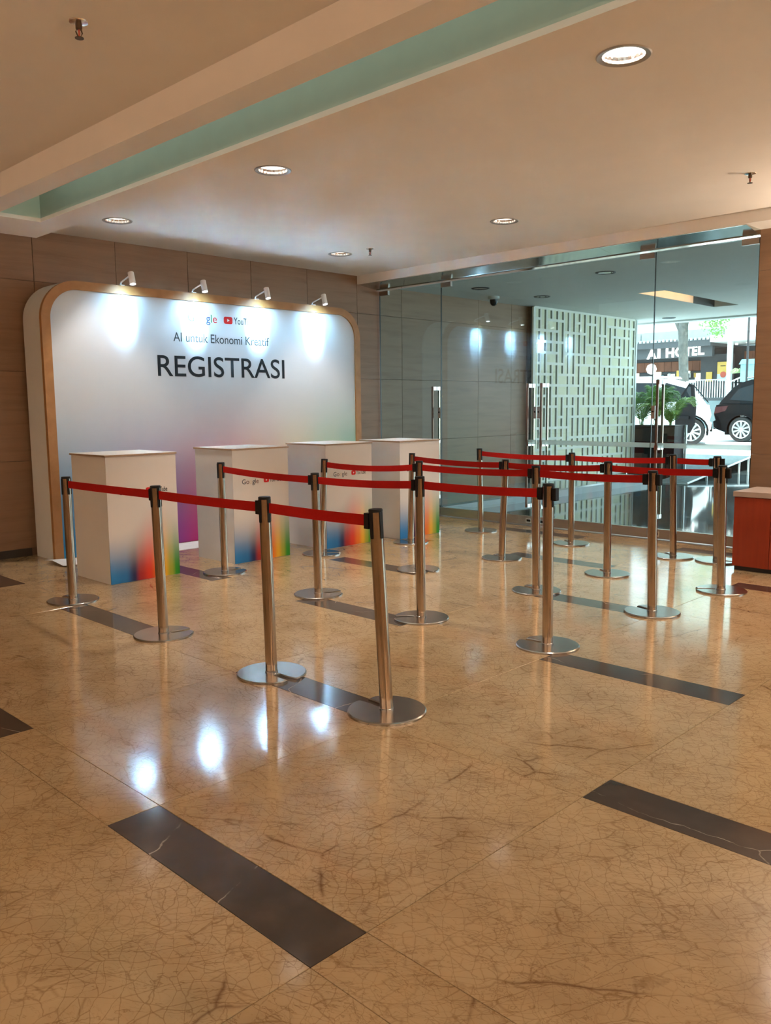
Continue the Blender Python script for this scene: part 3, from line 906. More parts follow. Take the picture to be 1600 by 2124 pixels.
def spot_lamp():
    t = thing('spot_lamp', 'x', 'spot lamp', (0, BY, BZ), group='spot lamps on the display wall')
    MB().box(-0.02, 0.02, 0.0, 0.10, 0.0005, 0.008).build('clamp', M['spot_white'], t)
    MB().tube([(0, 0.05, 0.006), (0, 0.03, 0.035), (0, -0.13, 0.075), (0, -0.155, 0.075)], 0.0075, 8).build('arm', M['spot_white'], t)
    q = MB().lathe([(0.026, 0.055), (0.029, 0.05), (0.029, -0.065), (0.026, -0.065), (0.024, -0.05)], 24, cap1=False)
    ax = Matrix.Translation((0, -0.175, 0.055)) @ Matrix.Rotation(math.radians(-16), 4, 'X')
    q.v = [tuple(ax @ Vector(p)) for p in q.v]
    h = q.build('head', M['spot_white'], t, smooth=35)
    g = MB().lathe([(0.023, -0.048), (0.023, -0.05)], 20)
    g.v = [tuple(ax @ Vector(p)) for p in g.v]
    g.build('lens', M['spot_glow'], h)
    return t


sp0 = spot_lamp()
for k, (x, lab) in enumerate(spots):
    o = sp0 if k == 0 else copy_tree(sp0)
    o.location = (x, BY, BZ); o['label'] = lab
    ld = bpy.data.lights.new('spot_light', 'SPOT'); ld.energy = SPOT_W; ld.color = (0.42, 0.76, 1.0); ld.spot_size = math.radians(58); ld.spot_blend = 0.6; ld.shadow_soft_size = 0.02
    lo = bpy.data.objects.new('spot_light', ld); COL.objects.link(lo); lo.parent = o
    lo.location = (0, -0.155, -0.02)
    lo.rotation_euler = Vector((0, 0.92, -1)).to_track_quat('-Z', 'Y').to_euler()
    # the wide soft skirt of the same lamp's beam
    ld = bpy.data.lights.new('spot_spill', 'SPOT'); ld.energy = SPILL_W; ld.color = (0.42, 0.76, 1.0); ld.spot_size = math.radians(150); ld.spot_blend = 1.0; ld.shadow_soft_size = 0.025
    lo = bpy.data.objects.new('spot_spill', ld); COL.objects.link(lo); lo.parent = o
    lo.location = (0, -0.155, -0.02)
    lo.rotation_euler = Vector((0, 0.75, -1)).to_track_quat('-Z', 'Y').to_euler()

# loose paper sheet along the display wall's foot, also standing in for floor glare
q = MB(); rows_ = []
nx = 40
for k in range(nx + 1):
    f = k / nx; x = 3.28 + f * 3.95
    lift = 0.035 * max(0, 1 - f * 11) ** 1.5
    wob = 0.012 * math.sin(f * 31)
    rows_.append([(x, 7.30 + wob, 0.0025 + 0.4 * lift), (x, 7.52, 0.0045 + lift), (x, 7.682, 0.0025 + 0.6 * lift), (x, 7.682, 0.0010 + 0.6 * lift), (x, 7.52, 0.0025 + lift), (x, 7.30 + wob, 0.0010 + 0.4 * lift)])
q.loft(rows_)
tag(q.build('paper_glare_sheet', M['paper'], smooth=30), 'white paper sheet with curled corner, partly floor glare, along the foot of the display wall', 'paper sheet')

# ------------------------------------------------------------------ counters
front_hues = [(0.0, (0.03, 0.22, 0.52)), (0.20, (0.025, 0.17, 0.42)), (0.33, (0.025, 0.03, 0.10)), (0.42, (0.38, 0.03, 0.03)), (0.55, (0.70, 0.045, 0.02)), (0.68, (0.80, 0.20, 0.02)),
              (0.78, (0.78, 0.42, 0.03)), (0.87, (0.35, 0.38, 0.04)), (0.95, (0.03, 0.26, 0.02)), (1.0, (0.02, 0.22, 0.02))]
CW, CD, CH = 0.635, 0.60, 1.045
fp = gradient_print('counter_print', (0.66, 0.62, 0.59), 0, CW, front_hues, 0.04, [(0.0, 0.46), (0.3, 0.42), (0.5, 0.62), (0.65, 0.66), (0.85, 0.60), (1.0, 0.55)])


def counter():
    t = thing('counter', 'x', 'counter')
    MB().box(0.004, CW - 0.004, 0.006, CD, 0.0, CH - 0.014).build('body', M['white'], t)
    MB().box(0, CW, 0.0, 0.006, 0.003, CH - 0.014).build('front_panel', fp, t)
    MB().box(0.006, CW - 0.006, 0.008, CD - 0.006, 0.0, 0.002).build('foot', M['dark'], t)
    tp = MB().box(-0.008, CW + 0.008, -0.008, CD + 0.008, CH - 0.013, CH + 0.001).build('top_board', M['edge'], t)
    MB().box(-0.008, CW + 0.008, -0.008, CD + 0.008, CH + 0.001, CH + 0.003).build('top_laminate', M['white'], tp)
    lettering('logo_lettering', 'Google', GC, 0.10, 0.285, 0.722, 0.044, -0.0012, t, char_mats=GI)
    play_badge(0.345, 0.405, 0.723, 0.767, -0.0005, t, M['logo_red'])
    lettering('logo_lettering', 'YouTube', [M['ink']], 0.413, 0.545, 0.725, 0.040, -0.0012, t, bold=0.012)
    return t


c0 = counter()
for k, (x, y, lab) in enumerate(((3.200, 6.258, 'leftmost white counter box with rainbow print, nearest the camera'),
                                 (4.410, 6.255, 'second white counter box from the left with rainbow print'),
                                 (5.500, 6.230, 'third white counter box from the left with rainbow print'),
                                 (6.435, 6.110, 'rightmost white counter box with rainbow print, beside the glass doors'))):
    o = c0 if k == 0 else copy_tree(c0)
    o.location = (x, y, 0); o['label'] = lab; o['group'] = 'white registration counters'

# ------------------------------------------------------------------ red cabinet by the right wall
cb = thing('cabinet', 'low red wooden cabinet with grey top before the right stone wall', 'cabinet', (7.10, 1.35, 0))
MB().box(0.02, 0.50, 0.0, 1.50, 0.035, 0.628).build('body', M['cab_red'], cb)
for a, b_ in ((1.199, 1.498), (0.898, 1.195), (0.597, 0.894), (0.296, 0.593), (0.003, 0.292)):
    dd = MB().cbox(0, 0.0, 0, 0, 0, 0) if False else MB().box(0.0, 0.0195, a, b_, 0.040, 0.624)
    dd = dd.build('door', M['cab_red'], cb)
MB().box(0.03, 0.49, 0.01, 1.49, 0.0, 0.034).build('plinth', M['dark'], cb)
MB().box(-0.008, 0.51, -0.01, 1.508, 0.629, 0.672).build('top_board', M['cab_top'], cb)

# ------------------------------------------------------------------ outside: porch
pf = MB().box(8.16, 18.0, -12, 8.6, -0.25, 0.0).build('porch_floor', M['out_floor']); tag(pf, kind='structure')
pl = MB().prism([(7.12, 0.0), (7.12, 0.10), (7.16, 0.12), (WV - 0.001, 0.13), (WV - 0.001, 0.0)], 0, 8.32, 11.62).prism([(7.12, 0.0), (7.12, 0.10), (7.16, 0.12), (WV - 0.03, 0.125), (WV - 0.03, 0.0)], 0, 11.622, 14.2).build('stone_plinth', M['plinth']); tag(pl, kind='structure')

OZ = 3.0
oc = MB()
oc.box(8.451, 11.5, -12, 9.2, OZ, OZ + 0.5)
oc.box(11.5, 14.1, -12, 5.72, OZ, OZ + 0.5); oc.box(11.5, 14.1, 6.14, 9.2, OZ, OZ + 0.5)
oc.box(14.1, 15.75, -12, 9.2, OZ, OZ + 0.5); oc.box(11.5, 14.1, 5.72, 6.14, OZ + 0.3, OZ + 0.5)
oc = oc.build('porch_ceiling', M['out_ceiling']); tag(oc, kind='structure')
sl = thing('trim_6', None, None, kind='structure')
MB().box(11.5, 13.3, 6.125, 6.139, OZ + 0.001, OZ + 0.3).build('slot_side', M['slot_warm'], sl)
MB().box(13.3, 14.1, 6.125, 6.139, OZ + 0.001, OZ + 0.3).build('slot_side', M['dark'], sl)  # unlit far stretch of the same side, coloured dark
MB().box(11.5, 14.1, 5.73, 6.12, OZ + 0.28, OZ + 0.295).build('slot_top', M['dark'], sl)
ld = bpy.data.lights.new('slot_lamp', 'AREA'); ld.shape = 'RECTANGLE'; ld.size = 1.8; ld.size_y = 0.05; ld.energy = 8; ld.color = (1, 0.7, 0.45)
lo = bpy.data.objects.new('slot_lamp', ld); COL.objects.link(lo); lo.parent = sl; lo.location = (12.4, 5.78, OZ + 0.15); lo.rotation_euler = Vector((0, 1, 0.1)).to_track_quat('-Z', 'Y').to_euler()
# far edge beam of the porch, and the column it rests on beyond the lattice
tag(MB().box(15.75, 16.0, -12, 9.2, OZ - 0.03, OZ + 0.5).build('trim_7', M['out_ceiling']), kind='structure')

plamps = [(9.396, 5.443, 'round dark porch lamp nearest the camera, seen through the glass'), (9.35, 7.331, 'round dark porch lamp nearest the grey wall top'), (10.739, 7.266, 'round dark porch lamp before the lattice screen'),
          (15.2, 7.46, 'round dark porch lamp nearest the street')]
for k, (x, y, lab) in enumerate(plamps):
    t = thing('porch_lamp', lab, 'ceiling light', (x, y, OZ), group='porch ceiling lamps')
    MB().lathe([(0.125, 0), (0.12, -0.008), (0.10, -0.01), (0.09, -0.003)], 28, cap0=False).build('ring', M['dark'], t, smooth=40)
    MB().lathe([(0.088, -0.0035), (0.088, -0.006)], 24).build('lens', M['car_glass'], t)
t = thing('security_camera', 'small dome camera hanging from the porch ceiling by the grey wall', 'camera', (10.2, 7.75, OZ))
MB().lathe([(0.085, 0), (0.085, -0.035), (0.06, -0.045)], 24).build('mount', M['out_ceiling'], t, smooth=40)
MB().lathe([(0.058, -0.044), (0.055, -0.09), (0.04, -0.12), (0.015, -0.135)], 24).build('dome', M['car_glass'], t, smooth=60)

# ------------------------------------------------------------------ lattice screen
LX0, LX1 = 11.625, 15.0
lat = thing('lattice_screen', 'tall pale lattice screen of merged square cells, seen through the glass', 'lattice screen', (LX0, 8.02, 0.126))
NC, NR = 19, 16
cw = (LX1 - LX0 - 0.06) / NC; ch = 2.86 / NR
D = 0.022
rl = random.Random(21)
own = {}
for r in range(NR):
    for c in range(NC):
        if (c, r) in own: continue
        own[(c, r)] = (c, r)
        t_ = rl.random()
        seam = (c % 6 == 5) or c == NC - 1
        if t_ < 0.30 and not seam and (c + 1, r) not in own: own[(c + 1, r)] = (c, r)
        elif t_ < 0.58 and r + 1 < NR and (c, r + 1) not in own: own[(c, r + 1)] = (c, r)
MB().box(0, LX1 - LX0, D + 0.012, D + 0.04, 0, 2.865).build('shade_board', M['lat_shade'], lat)  # dark board behind open slots, standing in for the bars' shaded sides
bars = MB()
for c in range(NC + 1):
    seam = c % 6 == 0
    bw = 0.033 if seam else 0.021
    for r in range(NR):
        if c in (0, NC) or own[(c - 1, r)] != own[(c, r)]:
            x = 0.03 + c * cw; bars.box(x - bw, x + bw, 0, D + 0.010, r * ch, (r + 1) * ch)
for r in range(NR + 1):
    for c in range(NC):
        if r in (0, NR) or own[(c, r - 1)] != own[(c, r)]:
            x = 0.03 + c * cw; z = r * ch
            bars.box(x, x + cw, 0.001, D + 0.010, z - 0.022, z + 0.022)
bars.build('lattice_bars', M['lat_white'], lat)
cells = {}
for k, v in own.items(): cells.setdefault(v, []).append(k)
tcache = {}
for v, ks in cells.items():
    c0_, c1_ = min(k[0] for k in ks), max(k[0] for k in ks) + 1; r0_, r1_ = min(k[1] for k in ks), max(k[1] for k in ks) + 1
    key = (c1_ - c0_, r1_ - r0_)
    if key not in tcache:
        w, h = key[0] * cw, key[1] * ch
        tcache[key] = MB().box(0.018, w - 0.066, 0, 0.012, 0.012, h - 0.012).mesh('lattice_panel', M['lat_back'])
    link('lattice_panel', tcache[key], lat, (0.03 + c0_ * cw, 0.006, r0_ * ch))
MB().box(LX1 - LX0, LX1 - LX0 + 0.05, -0.01, D + 0.04, 0, 2.865).build('edge_post', M['rail_white'], lat)
tag(MB().box(11.625, 15.0, 8.145, 8.75, -0.2, 3.5).build('porch_wall', M['stone']), kind='structure')

# ------------------------------------------------------------------ planter with palms
t = thing('planter_box', 'long black planter box holding palms, beside the lattice screen', 'planter', (15.12, 7.24, 0.0))
MB().box(0, 0.42, 0, 0.95, 0.0, 0.98).build('body', M['planter'], t)
MB().box(-0.008, 0.428, -0.008, 0.958, 0.94, 1.0).build('rim', M['planter'], t)
MB().box(-0.004, 0.0, 0.02, 0.93, 0.30, 0.31).build('seam', M['dark'], t)
MB().box(0.40, 0.44, -0.045, -0.012, 0.0, 1.0).build('corner_guard', M['rail_white'], t)


def frond(rp, length, az, rise, mat, parent, loc):
    q = MB(); pts = []
    dirv = Vector((math.cos(az), math.sin(az), 0)); n = 13
    for k in range(n):
        f = k / (n - 1)
        pts.append(dirv * (length * 0.75 * f ** 1.25) + Vector((0, 0, rise * (1.55 * f - 0.95 * f * f * f))))
    q.tube(pts, [0.007 * (1 - 0.8 * k / (n - 1)) for k in range(n)], 5)
    side = Vector((-dirv.y, dirv.x, 0))
    m = 46
    for k in range(5, m):
        f = k / (m - 1); i = min(int(f * (n - 1)), n - 2); g = f * (n - 1) - i
        p = pts[i].lerp(pts[i + 1], g); tang = (pts[i + 1] - pts[i]).normalized()
        ll = length * 0.30 * math.sin(PI * (0.15 + 0.8 * f)) ** 0.8
        for sg in (-1, 1):
            dv = (side * sg * 0.82 + tang * 0.55 + Vector((0, 0, 0.12 + rp.uniform(-.1, .1)))).normalized()
            w = tang * 0.0075
            mid = p + dv * ll * 0.5 + Vector((0, 0, 0.01)); tip = p + dv * ll + Vector((0, 0, -0.22 * ll))
            q.add([p - w * .5, p + w * .5, mid + w, mid - w, tip], [(0, 1, 2, 3), (3, 2, 4)])
    return q.build('frond', mat, parent, loc)


rp = random.Random(5)
for k, (py, cnt, mt, hgt, lab) in enumerate(((7.38, 10, 'leaf2', 0.66, 'yellow green palm at the outer end of the black planter'), (7.70, 12, 'leaf', 0.98, 'tall dark green palm in the middle of the black planter'), (7.98, 9, 'leaf', 0.85, 'dark green palm in the black planter nearest the lattice screen'))):
    t = thing('potted_palm', lab, 'palm', (15.33, py + 0.05, 0.985), group='palms in the planter')
    for i in range(cnt):
        az = 2 * PI * i / cnt + rp.uniform(-.3, .3)
        if k == 2 and math.cos(az) < -0.2: az = rp.uniform(-1.4, 1.4)
        if k == 1 and math.cos(az) < -0.2 and math.sin(az) > -0.3: az = rp.uniform(-1.5, 1.2)
        frond(rp, rp.uniform(0.55, 0.85), az, hgt * rp.uniform(0.55, 1.05), M[mt], t, (rp.uniform(-.03, .03), rp.uniform(-.03, .03), 0))

# ------------------------------------------------------------------ ramp, road, street
rm = thing('access_ramp', 'ribbed grey metal access ramp on white legs rising from the porch to the road', 'ramp', (14.1, 6.5, 0))
RZ = 0.30
def rz_(u): return 0.012 + (u - 14.1) / 3.9 * (RZ - 0.012)
deck = MB()
poly = [(14.1, 6.5), (14.1, 7.12), (15.64, 7.12), (15.64, 9.6), (18.0, 9.6), (18.0, 6.85)]
deck.loft([[(x - 14.1, y - 6.5, rz_(x) - 0.012) for x, y in poly], [(x - 14.1, y - 6.5, rz_(x)) for x, y in poly]])
deck.build('deck', M['ramp'], rm)
ribs = MB()
for k in range(60):
    u = 14.16 + k * 0.064
    v0 = 6.5 + (u - 14.1) / 3.9 * 0.35
    v1 = 7.1 if u < 15.65 else 9.6
    ribs.box(u - 14.1, u - 14.1 + 0.02, v0 - 6.5 + 0.03, v1 - 6.5, rz_(u), rz_(u) + 0.007)
tag(ribs.build('ribs', M['ramp'], rm), kind='stuff')
MB().tube([(0, -0.005, 0.02), (3.9, 0.345, RZ + 0.01)], 0.018, 8).build('edge_rail', M['rail_white'], rm)
for u in (1.0, 1.55, 2.1, 2.9, 3.5):
    MB().box(u - 0.015, u + 0.015, u / 3.9 * .35 - 0.02, u / 3.9 * .35 + 0.01, 0, rz_(14.1 + u) - 0.005).build('leg', M['rail_white'], rm)
MB().box(18.0, 60, -40, 45, -0.2, RZ - 0.01)
rd = MB().box(18.0, 31.2, -30, 40, -0.25, RZ).build('road', M['road']); tag(rd, kind='structure')
tag(MB().box(17.985, 17.999, -12, 8.6, 0, RZ).build('road_edge', M['dark']), kind='structure')
tag(MB().box(31.2, 60, -30, 45, -0.25, RZ + 0.14).build('pavement', M['hotel_grey']), kind='structure')
tag(MB().box(31.0, 31.2, -30, 40, RZ - .1, RZ + 0.16).build('kerb', M['road']), kind='structure')


# ------------------------------------------------------------------ cars
def wheel(parent, x, y, r, sgn):
    m = Matrix.Translation((x, y, r)) @ Matrix.Rotation(PI / 2, 4, 'X')
    w = MB().lathe([(r * 0.66, -0.10), (r * 0.93, -0.11), (r, -0.07), (r, 0.07), (r * 0.93, 0.11), (r * 0.66, 0.10), (r * 0.66, -0.10)], 40, m, False, False).build('wheel', M['tyre'], parent, smooth=35)
    q = MB(); yo = y + sgn * 0.10
    MB().lathe([(r * 0.66, -0.085), (r * 0.66, 0.085)], 32, m, True, True).build('wheel_well', M['dark'], w)
    q.lathe([(r * 0.62, 0.0), (r * 0.70, 0.012), (r * 0.72, 0.0)], 40, Matrix.Translation((x, yo, r)) @ Matrix.Rotation(-sgn * PI / 2, 4, 'X'), False, False)
    for k in range(10):
        a = 2 * PI * k / 10
        mm = Matrix.Translation((x, yo, r)) @ Matrix.Rotation(a, 4, 'Y')
        pts = [(-0.018, 0.03), (0.018, 0.03), (0.030, r * 0.66), (-0.030, r * 0.66)]
        ring0 = [tuple(mm @ Vector((px, -0.015, pz))) for px, pz in pts]; ring1 = [tuple(mm @ Vector((px, 0.015, pz))) for px, pz in pts]
        q.loft([ring0, ring1])
    q.lathe([(0.055, -0.02), (0.055, 0.018), (0.03, 0.025)], 16, Matrix.Translation((x, yo, r)) @ Matrix.Rotation(-sgn * PI / 2, 4, 'X'))
    q.build('rim', M['alloy'], w, smooth=35)


def arch(cx, r, z0, n=12):
    a0 = math.asin(min(1, max(-1, (z0 - 0.36) / r)))
    return [(cx + r * math.cos(PI - a0 + (a0 * 2 - PI) * k / n), 0.36 + r * math.sin(PI - a0 + (2 * a0 - PI) * k / n)) for k in range(n + 1)]


def car(name, label, paint, loc, rz, rear_wheel=0.95, L=4.6, group=None, lamps_red=True):
    """local x runs from the tail (0) to the nose (L); width along y"""
    t = thing(name, label, 'car', loc, rz)
    z0 = 0.24
    rw, fw = rear_wheel, L - 0.92
    low = [(0.10, z0 + 0.12)] + arch(rw, 0.42, z0 + 0.02) + arch(fw, 0.42, z0 + 0.02) + [(L - 0.16, z0 + 0.04), (L - 0.02, 0.50), (L - 0.04, 0.72), (L - 0.25, 0.90), (L - 1.15, 1.04), (1.6, 1.08), (0.3, 1.10), (0.06, 1.06), (0.0, 0.80), (0.05, 0.62), (-0.02, 0.58), (0.0, 0.42)]
    cx, cz = L / 2, 0.66
    rings = []
    for y, ins in ((-0.915, 0.985), (-0.90, 0.996), (-0.84, 1.0), (0.84, 1.0), (0.90, 0.996), (0.915, 0.985)):
        rings.append([(cx + (x - cx) * (1 - (1 - ins) * 0.7), y, cz + (z - cz) * (ins if z > 0.7 else 1)) for x, z in low])
    MB().loft(rings).build('body', paint, t, smooth=28)
    gh = [(0.12, 1.07), (0.30, 1.32), (0.62, 1.66), (0.95, 1.76), (2.4, 1.78), (2.85, 1.70), (L - 1.12, 1.04)]
    q = MB()
    def yy(z): return 0.86 - 0.20 * max(0, z - 1.07) / 0.7
    q.loft([[(x, -yy(z), z) for x, z in gh], [(x, yy(z), z) for x, z in gh]])
    q.build('cabin', paint, t, smooth=28)
    for sy in (-1, 1):
        for wp in ([(0.42, 1.20), (0.62, 1.50), (1.15, 1.66), (1.30, 1.66), (1.20, 1.14)], [(1.30, 1.13), (1.38, 1.66), (2.12, 1.68), (2.16, 1.12)], [(2.24, 1.12), (2.20, 1.68), (2.62, 1.66), (3.18, 1.14)]):
            MB().loft([[(x, sy * (yy(z) - 0.01), z) for x, z in wp], [(x, sy * (yy(z) + 0.006), z) for x, z in wp]]).build('side_window', M['car_glass'], t)
        if lamps_red: MB().loft([[(x, sy * 0.905, z) for x, z in ((0.02, 0.80), (0.05, 1.0), (0.42, 1.03), (0.34, 0.88))], [(x, sy * 0.922, z) for x, z in ((0.02, 0.80), (0.05, 1.0), (0.42, 1.03), (0.34, 0.88))]]).build('tail_lamp', M['tail'], t)
        for hx in (1.62, 2.62):
            MB().box(hx, hx + 0.2, sy * 0.925 - 0.012, sy * 0.925 + 0.012, 0.93, 0.96).build('door_handle', M['chrome'], t)
        MB().tube([(0.8, sy * 0.60, 1.80), (1.1, sy * 0.60, 1.83), (2.4, sy * 0.60, 1.835), (2.6, sy * 0.60, 1.79)], 0.018, 6).build('roof_rail', M['chrome'], t)
        MB().box(3.02, 3.22, min(sy * 0.86, sy * 1.04), max(sy * 0.86, sy * 1.04), 1.12, 1.26).build('mirror', paint, t)
        a_ = [(x, z) for x, z in arch(rw, 0.445, z0 + 0.02)]; b2 = [(x, z) for x, z in arch(rw, 0.40, z0 + 0.02)]
        MB().loft([[(x, sy * 0.90, z) for x, z in a_ + b2[::-1]], [(x, sy * 0.925, z) for x, z in a_ + b2[::-1]]]).build('wheel_arch', M['inner'], t)
        for wx in (rw, fw): wheel(t, wx, sy * 0.80, 0.36, sy)
    MB().loft([[(0.10, -0.66, 1.12), (0.10, 0.66, 1.12), (0.50, 0.58, 1.60), (0.50, -0.58, 1.60)], [(0.07, -0.66, 1.13), (0.07, 0.66, 1.13), (0.47, 0.58, 1.61), (0.47, -0.58, 1.61)]]).build('rear_window', M['car_glass'], t)
    MB().box(0.42, 0.66, -0.6, 0.6, 1.665, 1.70).build('spoiler', paint, t)
    MB().box(-0.03, 0.02, -0.8, 0.8, 0.36, 0.56).build('bumper', M['inner'], t)
    MB().box(0.3, L - 0.3, -0.8, 0.8, 0.20, 0.30).build('underbody', M['inner'], t)
    return t


# black SUV: nose towards -v, tail at v = 9.9, its near side on u = 23
car('black_suv', 'glossy black SUV parked on the bright street behind the right wall edge', M['car_black'], (25.02, 10.38, RZ), -PI / 2, rear_wheel=0.80)
wc = car('white_car', 'silver white car with an open black door, behind the palms', M['car_white'], (22.85, 9.90, RZ), PI / 2 + math.radians(24), rear_wheel=0.50, lamps_red=False)
# its rear door stands open towards the porch (hinged at the front edge)
dm = Matrix.Translation((0.85, 0.94, 0)) @ Matrix.Rotation(math.radians(-52), 4, 'Z')
dp = [(0.0, 0.36), (-0.55, 0.34), (-0.74, 0.60), (-0.76, 1.0), (-0.74, 1.08), (-0.66, 1.58), (-0.52, 1.62), (-0.10, 1.20), (0.0, 1.06)]
q = MB().loft([[tuple(dm @ Vector((x, 0.0, z))) for x, z in dp], [tuple(dm @ Vector((x, 0.07, z))) for x, z in dp]]).build('open_door', M['inner'], wc, smooth=30)
wp = [(-0.12, 1.10), (-0.67, 1.10), (-0.61, 1.53), (-0.53, 1.55)]
MB().loft([[tuple(dm @ Vector((x, -0.006, z))) for x, z in wp], [tuple(dm @ Vector((x, 0.076, z))) for x, z in wp]]).build('door_window', M['car_glass'], q)
MB().loft([[tuple(dm @ Vector((x, 0.07, z))) for x, z in ((-0.1, 0.7), (-0.6, 0.7), (-0.6, 0.78), (-0.1, 0.78))], [tuple(dm @ Vector((x, 0.11, z))) for x, z in ((-0.1, 0.7), (-0.6, 0.7), (-0.6, 0.78), (-0.1, 0.78))]]).build('armrest', M['inner'], q)

# ------------------------------------------------------------------ tree and lamp pole
t = thing('street_tree', 'grey trunked street tree forking above, in front of the hotel sign', 'tree', (27.0, 12.62, RZ))
MB().tube([(0, 0.02, -0.02), (0, 0, 0.5), (0, 0.03, 1.6), (0, 0.10, 2.9), (0.02, 0.14, 3.6), (0.05, 0.05, 4.6), (0.1, -0.1, 6)], [0.21, 0.165, 0.15, 0.15, 0.16, 0.13, 0.08], 14).build('trunk', M['bark'], t, smooth=50)
MB().tube([(0, 0.14, 3.35), (0, 0.34, 3.75), (0.1, 0.7, 4.3), (0.1, 1.3, 5.4)], [0.09, 0.075, 0.065, 0.04], 10).build('branch', M['bark'], t, smooth=50)
MB().tube([(0, 0.08, 3.7), (0, -0.3, 4.2), (0.1, -0.9, 4.4), (0, -1.4, 4.2)], [0.06, 0.05, 0.035, 0.015], 8).build('branch', M['bark'], t, smooth=50)
rt = random.Random(9); q = MB()
for cx_, cy_, cz_, rr, nn in ((0, -0.55, 4.1, 0.45, 240), (0, -0.85, 3.7, 0.45, 260), (0.1, -1.15, 3.85, 0.4, 220), (0.1, -1.0, 3.35, 0.25, 90), (0, -0.3, 4.9, 0.9, 420), (0, 0.9, 5.6, 1.0, 380), (0, -1.4, 5.2, 0.9, 380)):
    for k in range(nn):
        d = Vector((rt.gauss(0, 1), rt.gauss(0, 1), rt.gauss(0, 1))).normalized() * rr * rt.random() ** 0.5
        p = Vector((cx_, cy_, cz_)) + d
        a = Vector((rt.gauss(0, 1), rt.gauss(0, 1), rt.gauss(0, .5))).normalized(); b_ = a.cross(Vector((rt.gauss(0, 1), rt.gauss(0, 1), rt.gauss(0, 1)))).normalized()
        s_ = rt.uniform(0.05, 0.09)
        q.add([p, p + a * s_ * .5 + b_ * s_ * .4, p + a * s_ * 1.2, p + a * s_ * .5 - b_ * s_ * .4], [(0, 1, 2, 3)])
tag(q.build('foliage', M['tree_leaf'], t), kind='stuff')
t = thing('lamp_pole', 'thin dark lamp pole on the street above the black SUV', 'pole', (26.0, 10.22, RZ))
MB().lathe([(0.07, 0), (0.07, 0.15), (0.035, 0.2), (0.03, 5.5)], 12).build('pole', M['dark'], t)
MB().tube([(0, 0, 5.4), (0.1, 0, 5.9), (0.9, 0, 6.0)], 0.025, 8).build('arm', M['dark'], t)

# ------------------------------------------------------------------ hotel across the street
hb = thing('hotel_building', 'hotel front with dark canopy and lit white lettering across the street', 'building', (31.6, 11.5, RZ + 0.14))
def H(z): return z - (RZ + 0.14)          # heights above the pavement
MB().box(0.35, 6, -0.2, 12, 0, H(1.50)).build('terrace', M['hotel_grey'], hb)
MB().box(2.0, 2.3, -2.0, 12, H(1.5), H(3.6)).build('back_wall', M['hotel_dark'], hb)
for k in range(12):
    y = -0.1 + 0.16 * k
    MB().box(1.96, 1.998, y, y + 0.155, H(1.52), H(3.4)).build('wood_plank', M['hotel_wood'], hb)
for k in range(14):
    y = 3.0 + 0.30 * k
    MB().box(1.95, 1.998, y, y + 0.29, H(2.72), H(3.12)).build('wood_plank', M['hotel_wood'], hb)
MB().box(-0.4, 6, 2.15, 12, H(3.54), H(3.80)).build('canopy', M['hotel_dark'], hb)
MB().box(-0.45, 6, -3.0, 2.149, H(3.66), H(3.90)).build('pale_canopy', M['hotel_white'], hb)
q = MB()
for k in range(60):
    y = 2.2 + 0.16 * k
    q.box(-0.46, -0.40, y, y + 0.08, H(3.76), H(3.86))
tag(q.build('canopy_corrugation', M['hotel_grey'], hb), kind='stuff')
for k in range(9):
    y = -3 + 1.7 * k
    MB().box(0.6, 0.8, y, y + 1.66, H(3.90), H(4.25)).build('parapet_panel', M['hotel_grey'], hb)
MB().box(-0.10, 0.10, 2.2, 12, H(3.16), H(3.54)).build('sign_band', M['hotel_dark'], hb)
MB().box(3, 9, -3, 14, H(4.25), H(9.5)).build('upper_storey', M['hotel_white'], hb)
MB().box(0.0, 0.16, 1.52, 1.68, H(1.5), H(3.66)).build('column', M['hotel_white'], hb)
# lit sign letters
for txt, y1_, y0_, z in (('A', 4.83, 4.42, 3.16), ('I', 4.38, 4.27, 3.175), ('H', 4.03, 3.70, 3.185), ('O', 3.65, 3.32, 3.195), ('T', 3.27, 3.0, 3.205), ('E', 2.97, 2.78, 3.215), ('L', 2.74, 2.50, 3.225)):
    me = text_mesh(txt, [M['sign_on']], 0.035)
    xs = [v.co.x for v in me.vertices]; zs = [v.co.y for v in me.vertices]
    a, b_ = min(xs), max(xs); c, d = min(zs), max(zs)
    hh = 0.36
    for v in me.vertices:
        v.co = (-0.13, y1_ - (v.co.x - a) / (b_ - a) * (y1_ - y0_), H(z) + (v.co.y - c) / (d - c) * hh)
    bm = bmesh.new(); bm.from_mesh(me)
    r_ = bmesh.ops.extrude_face_region(bm, geom=bm.faces[:])
    bmesh.ops.translate(bm, verts=[g for g in r_['geom'] if isinstance(g, bmesh.types.BMVert)], vec=(0.03, 0, 0))
    bmesh.ops.recalc_face_normals(bm, faces=bm.faces); bm.to_mesh(me); bm.free()
    link('sign_letter', me, hb)
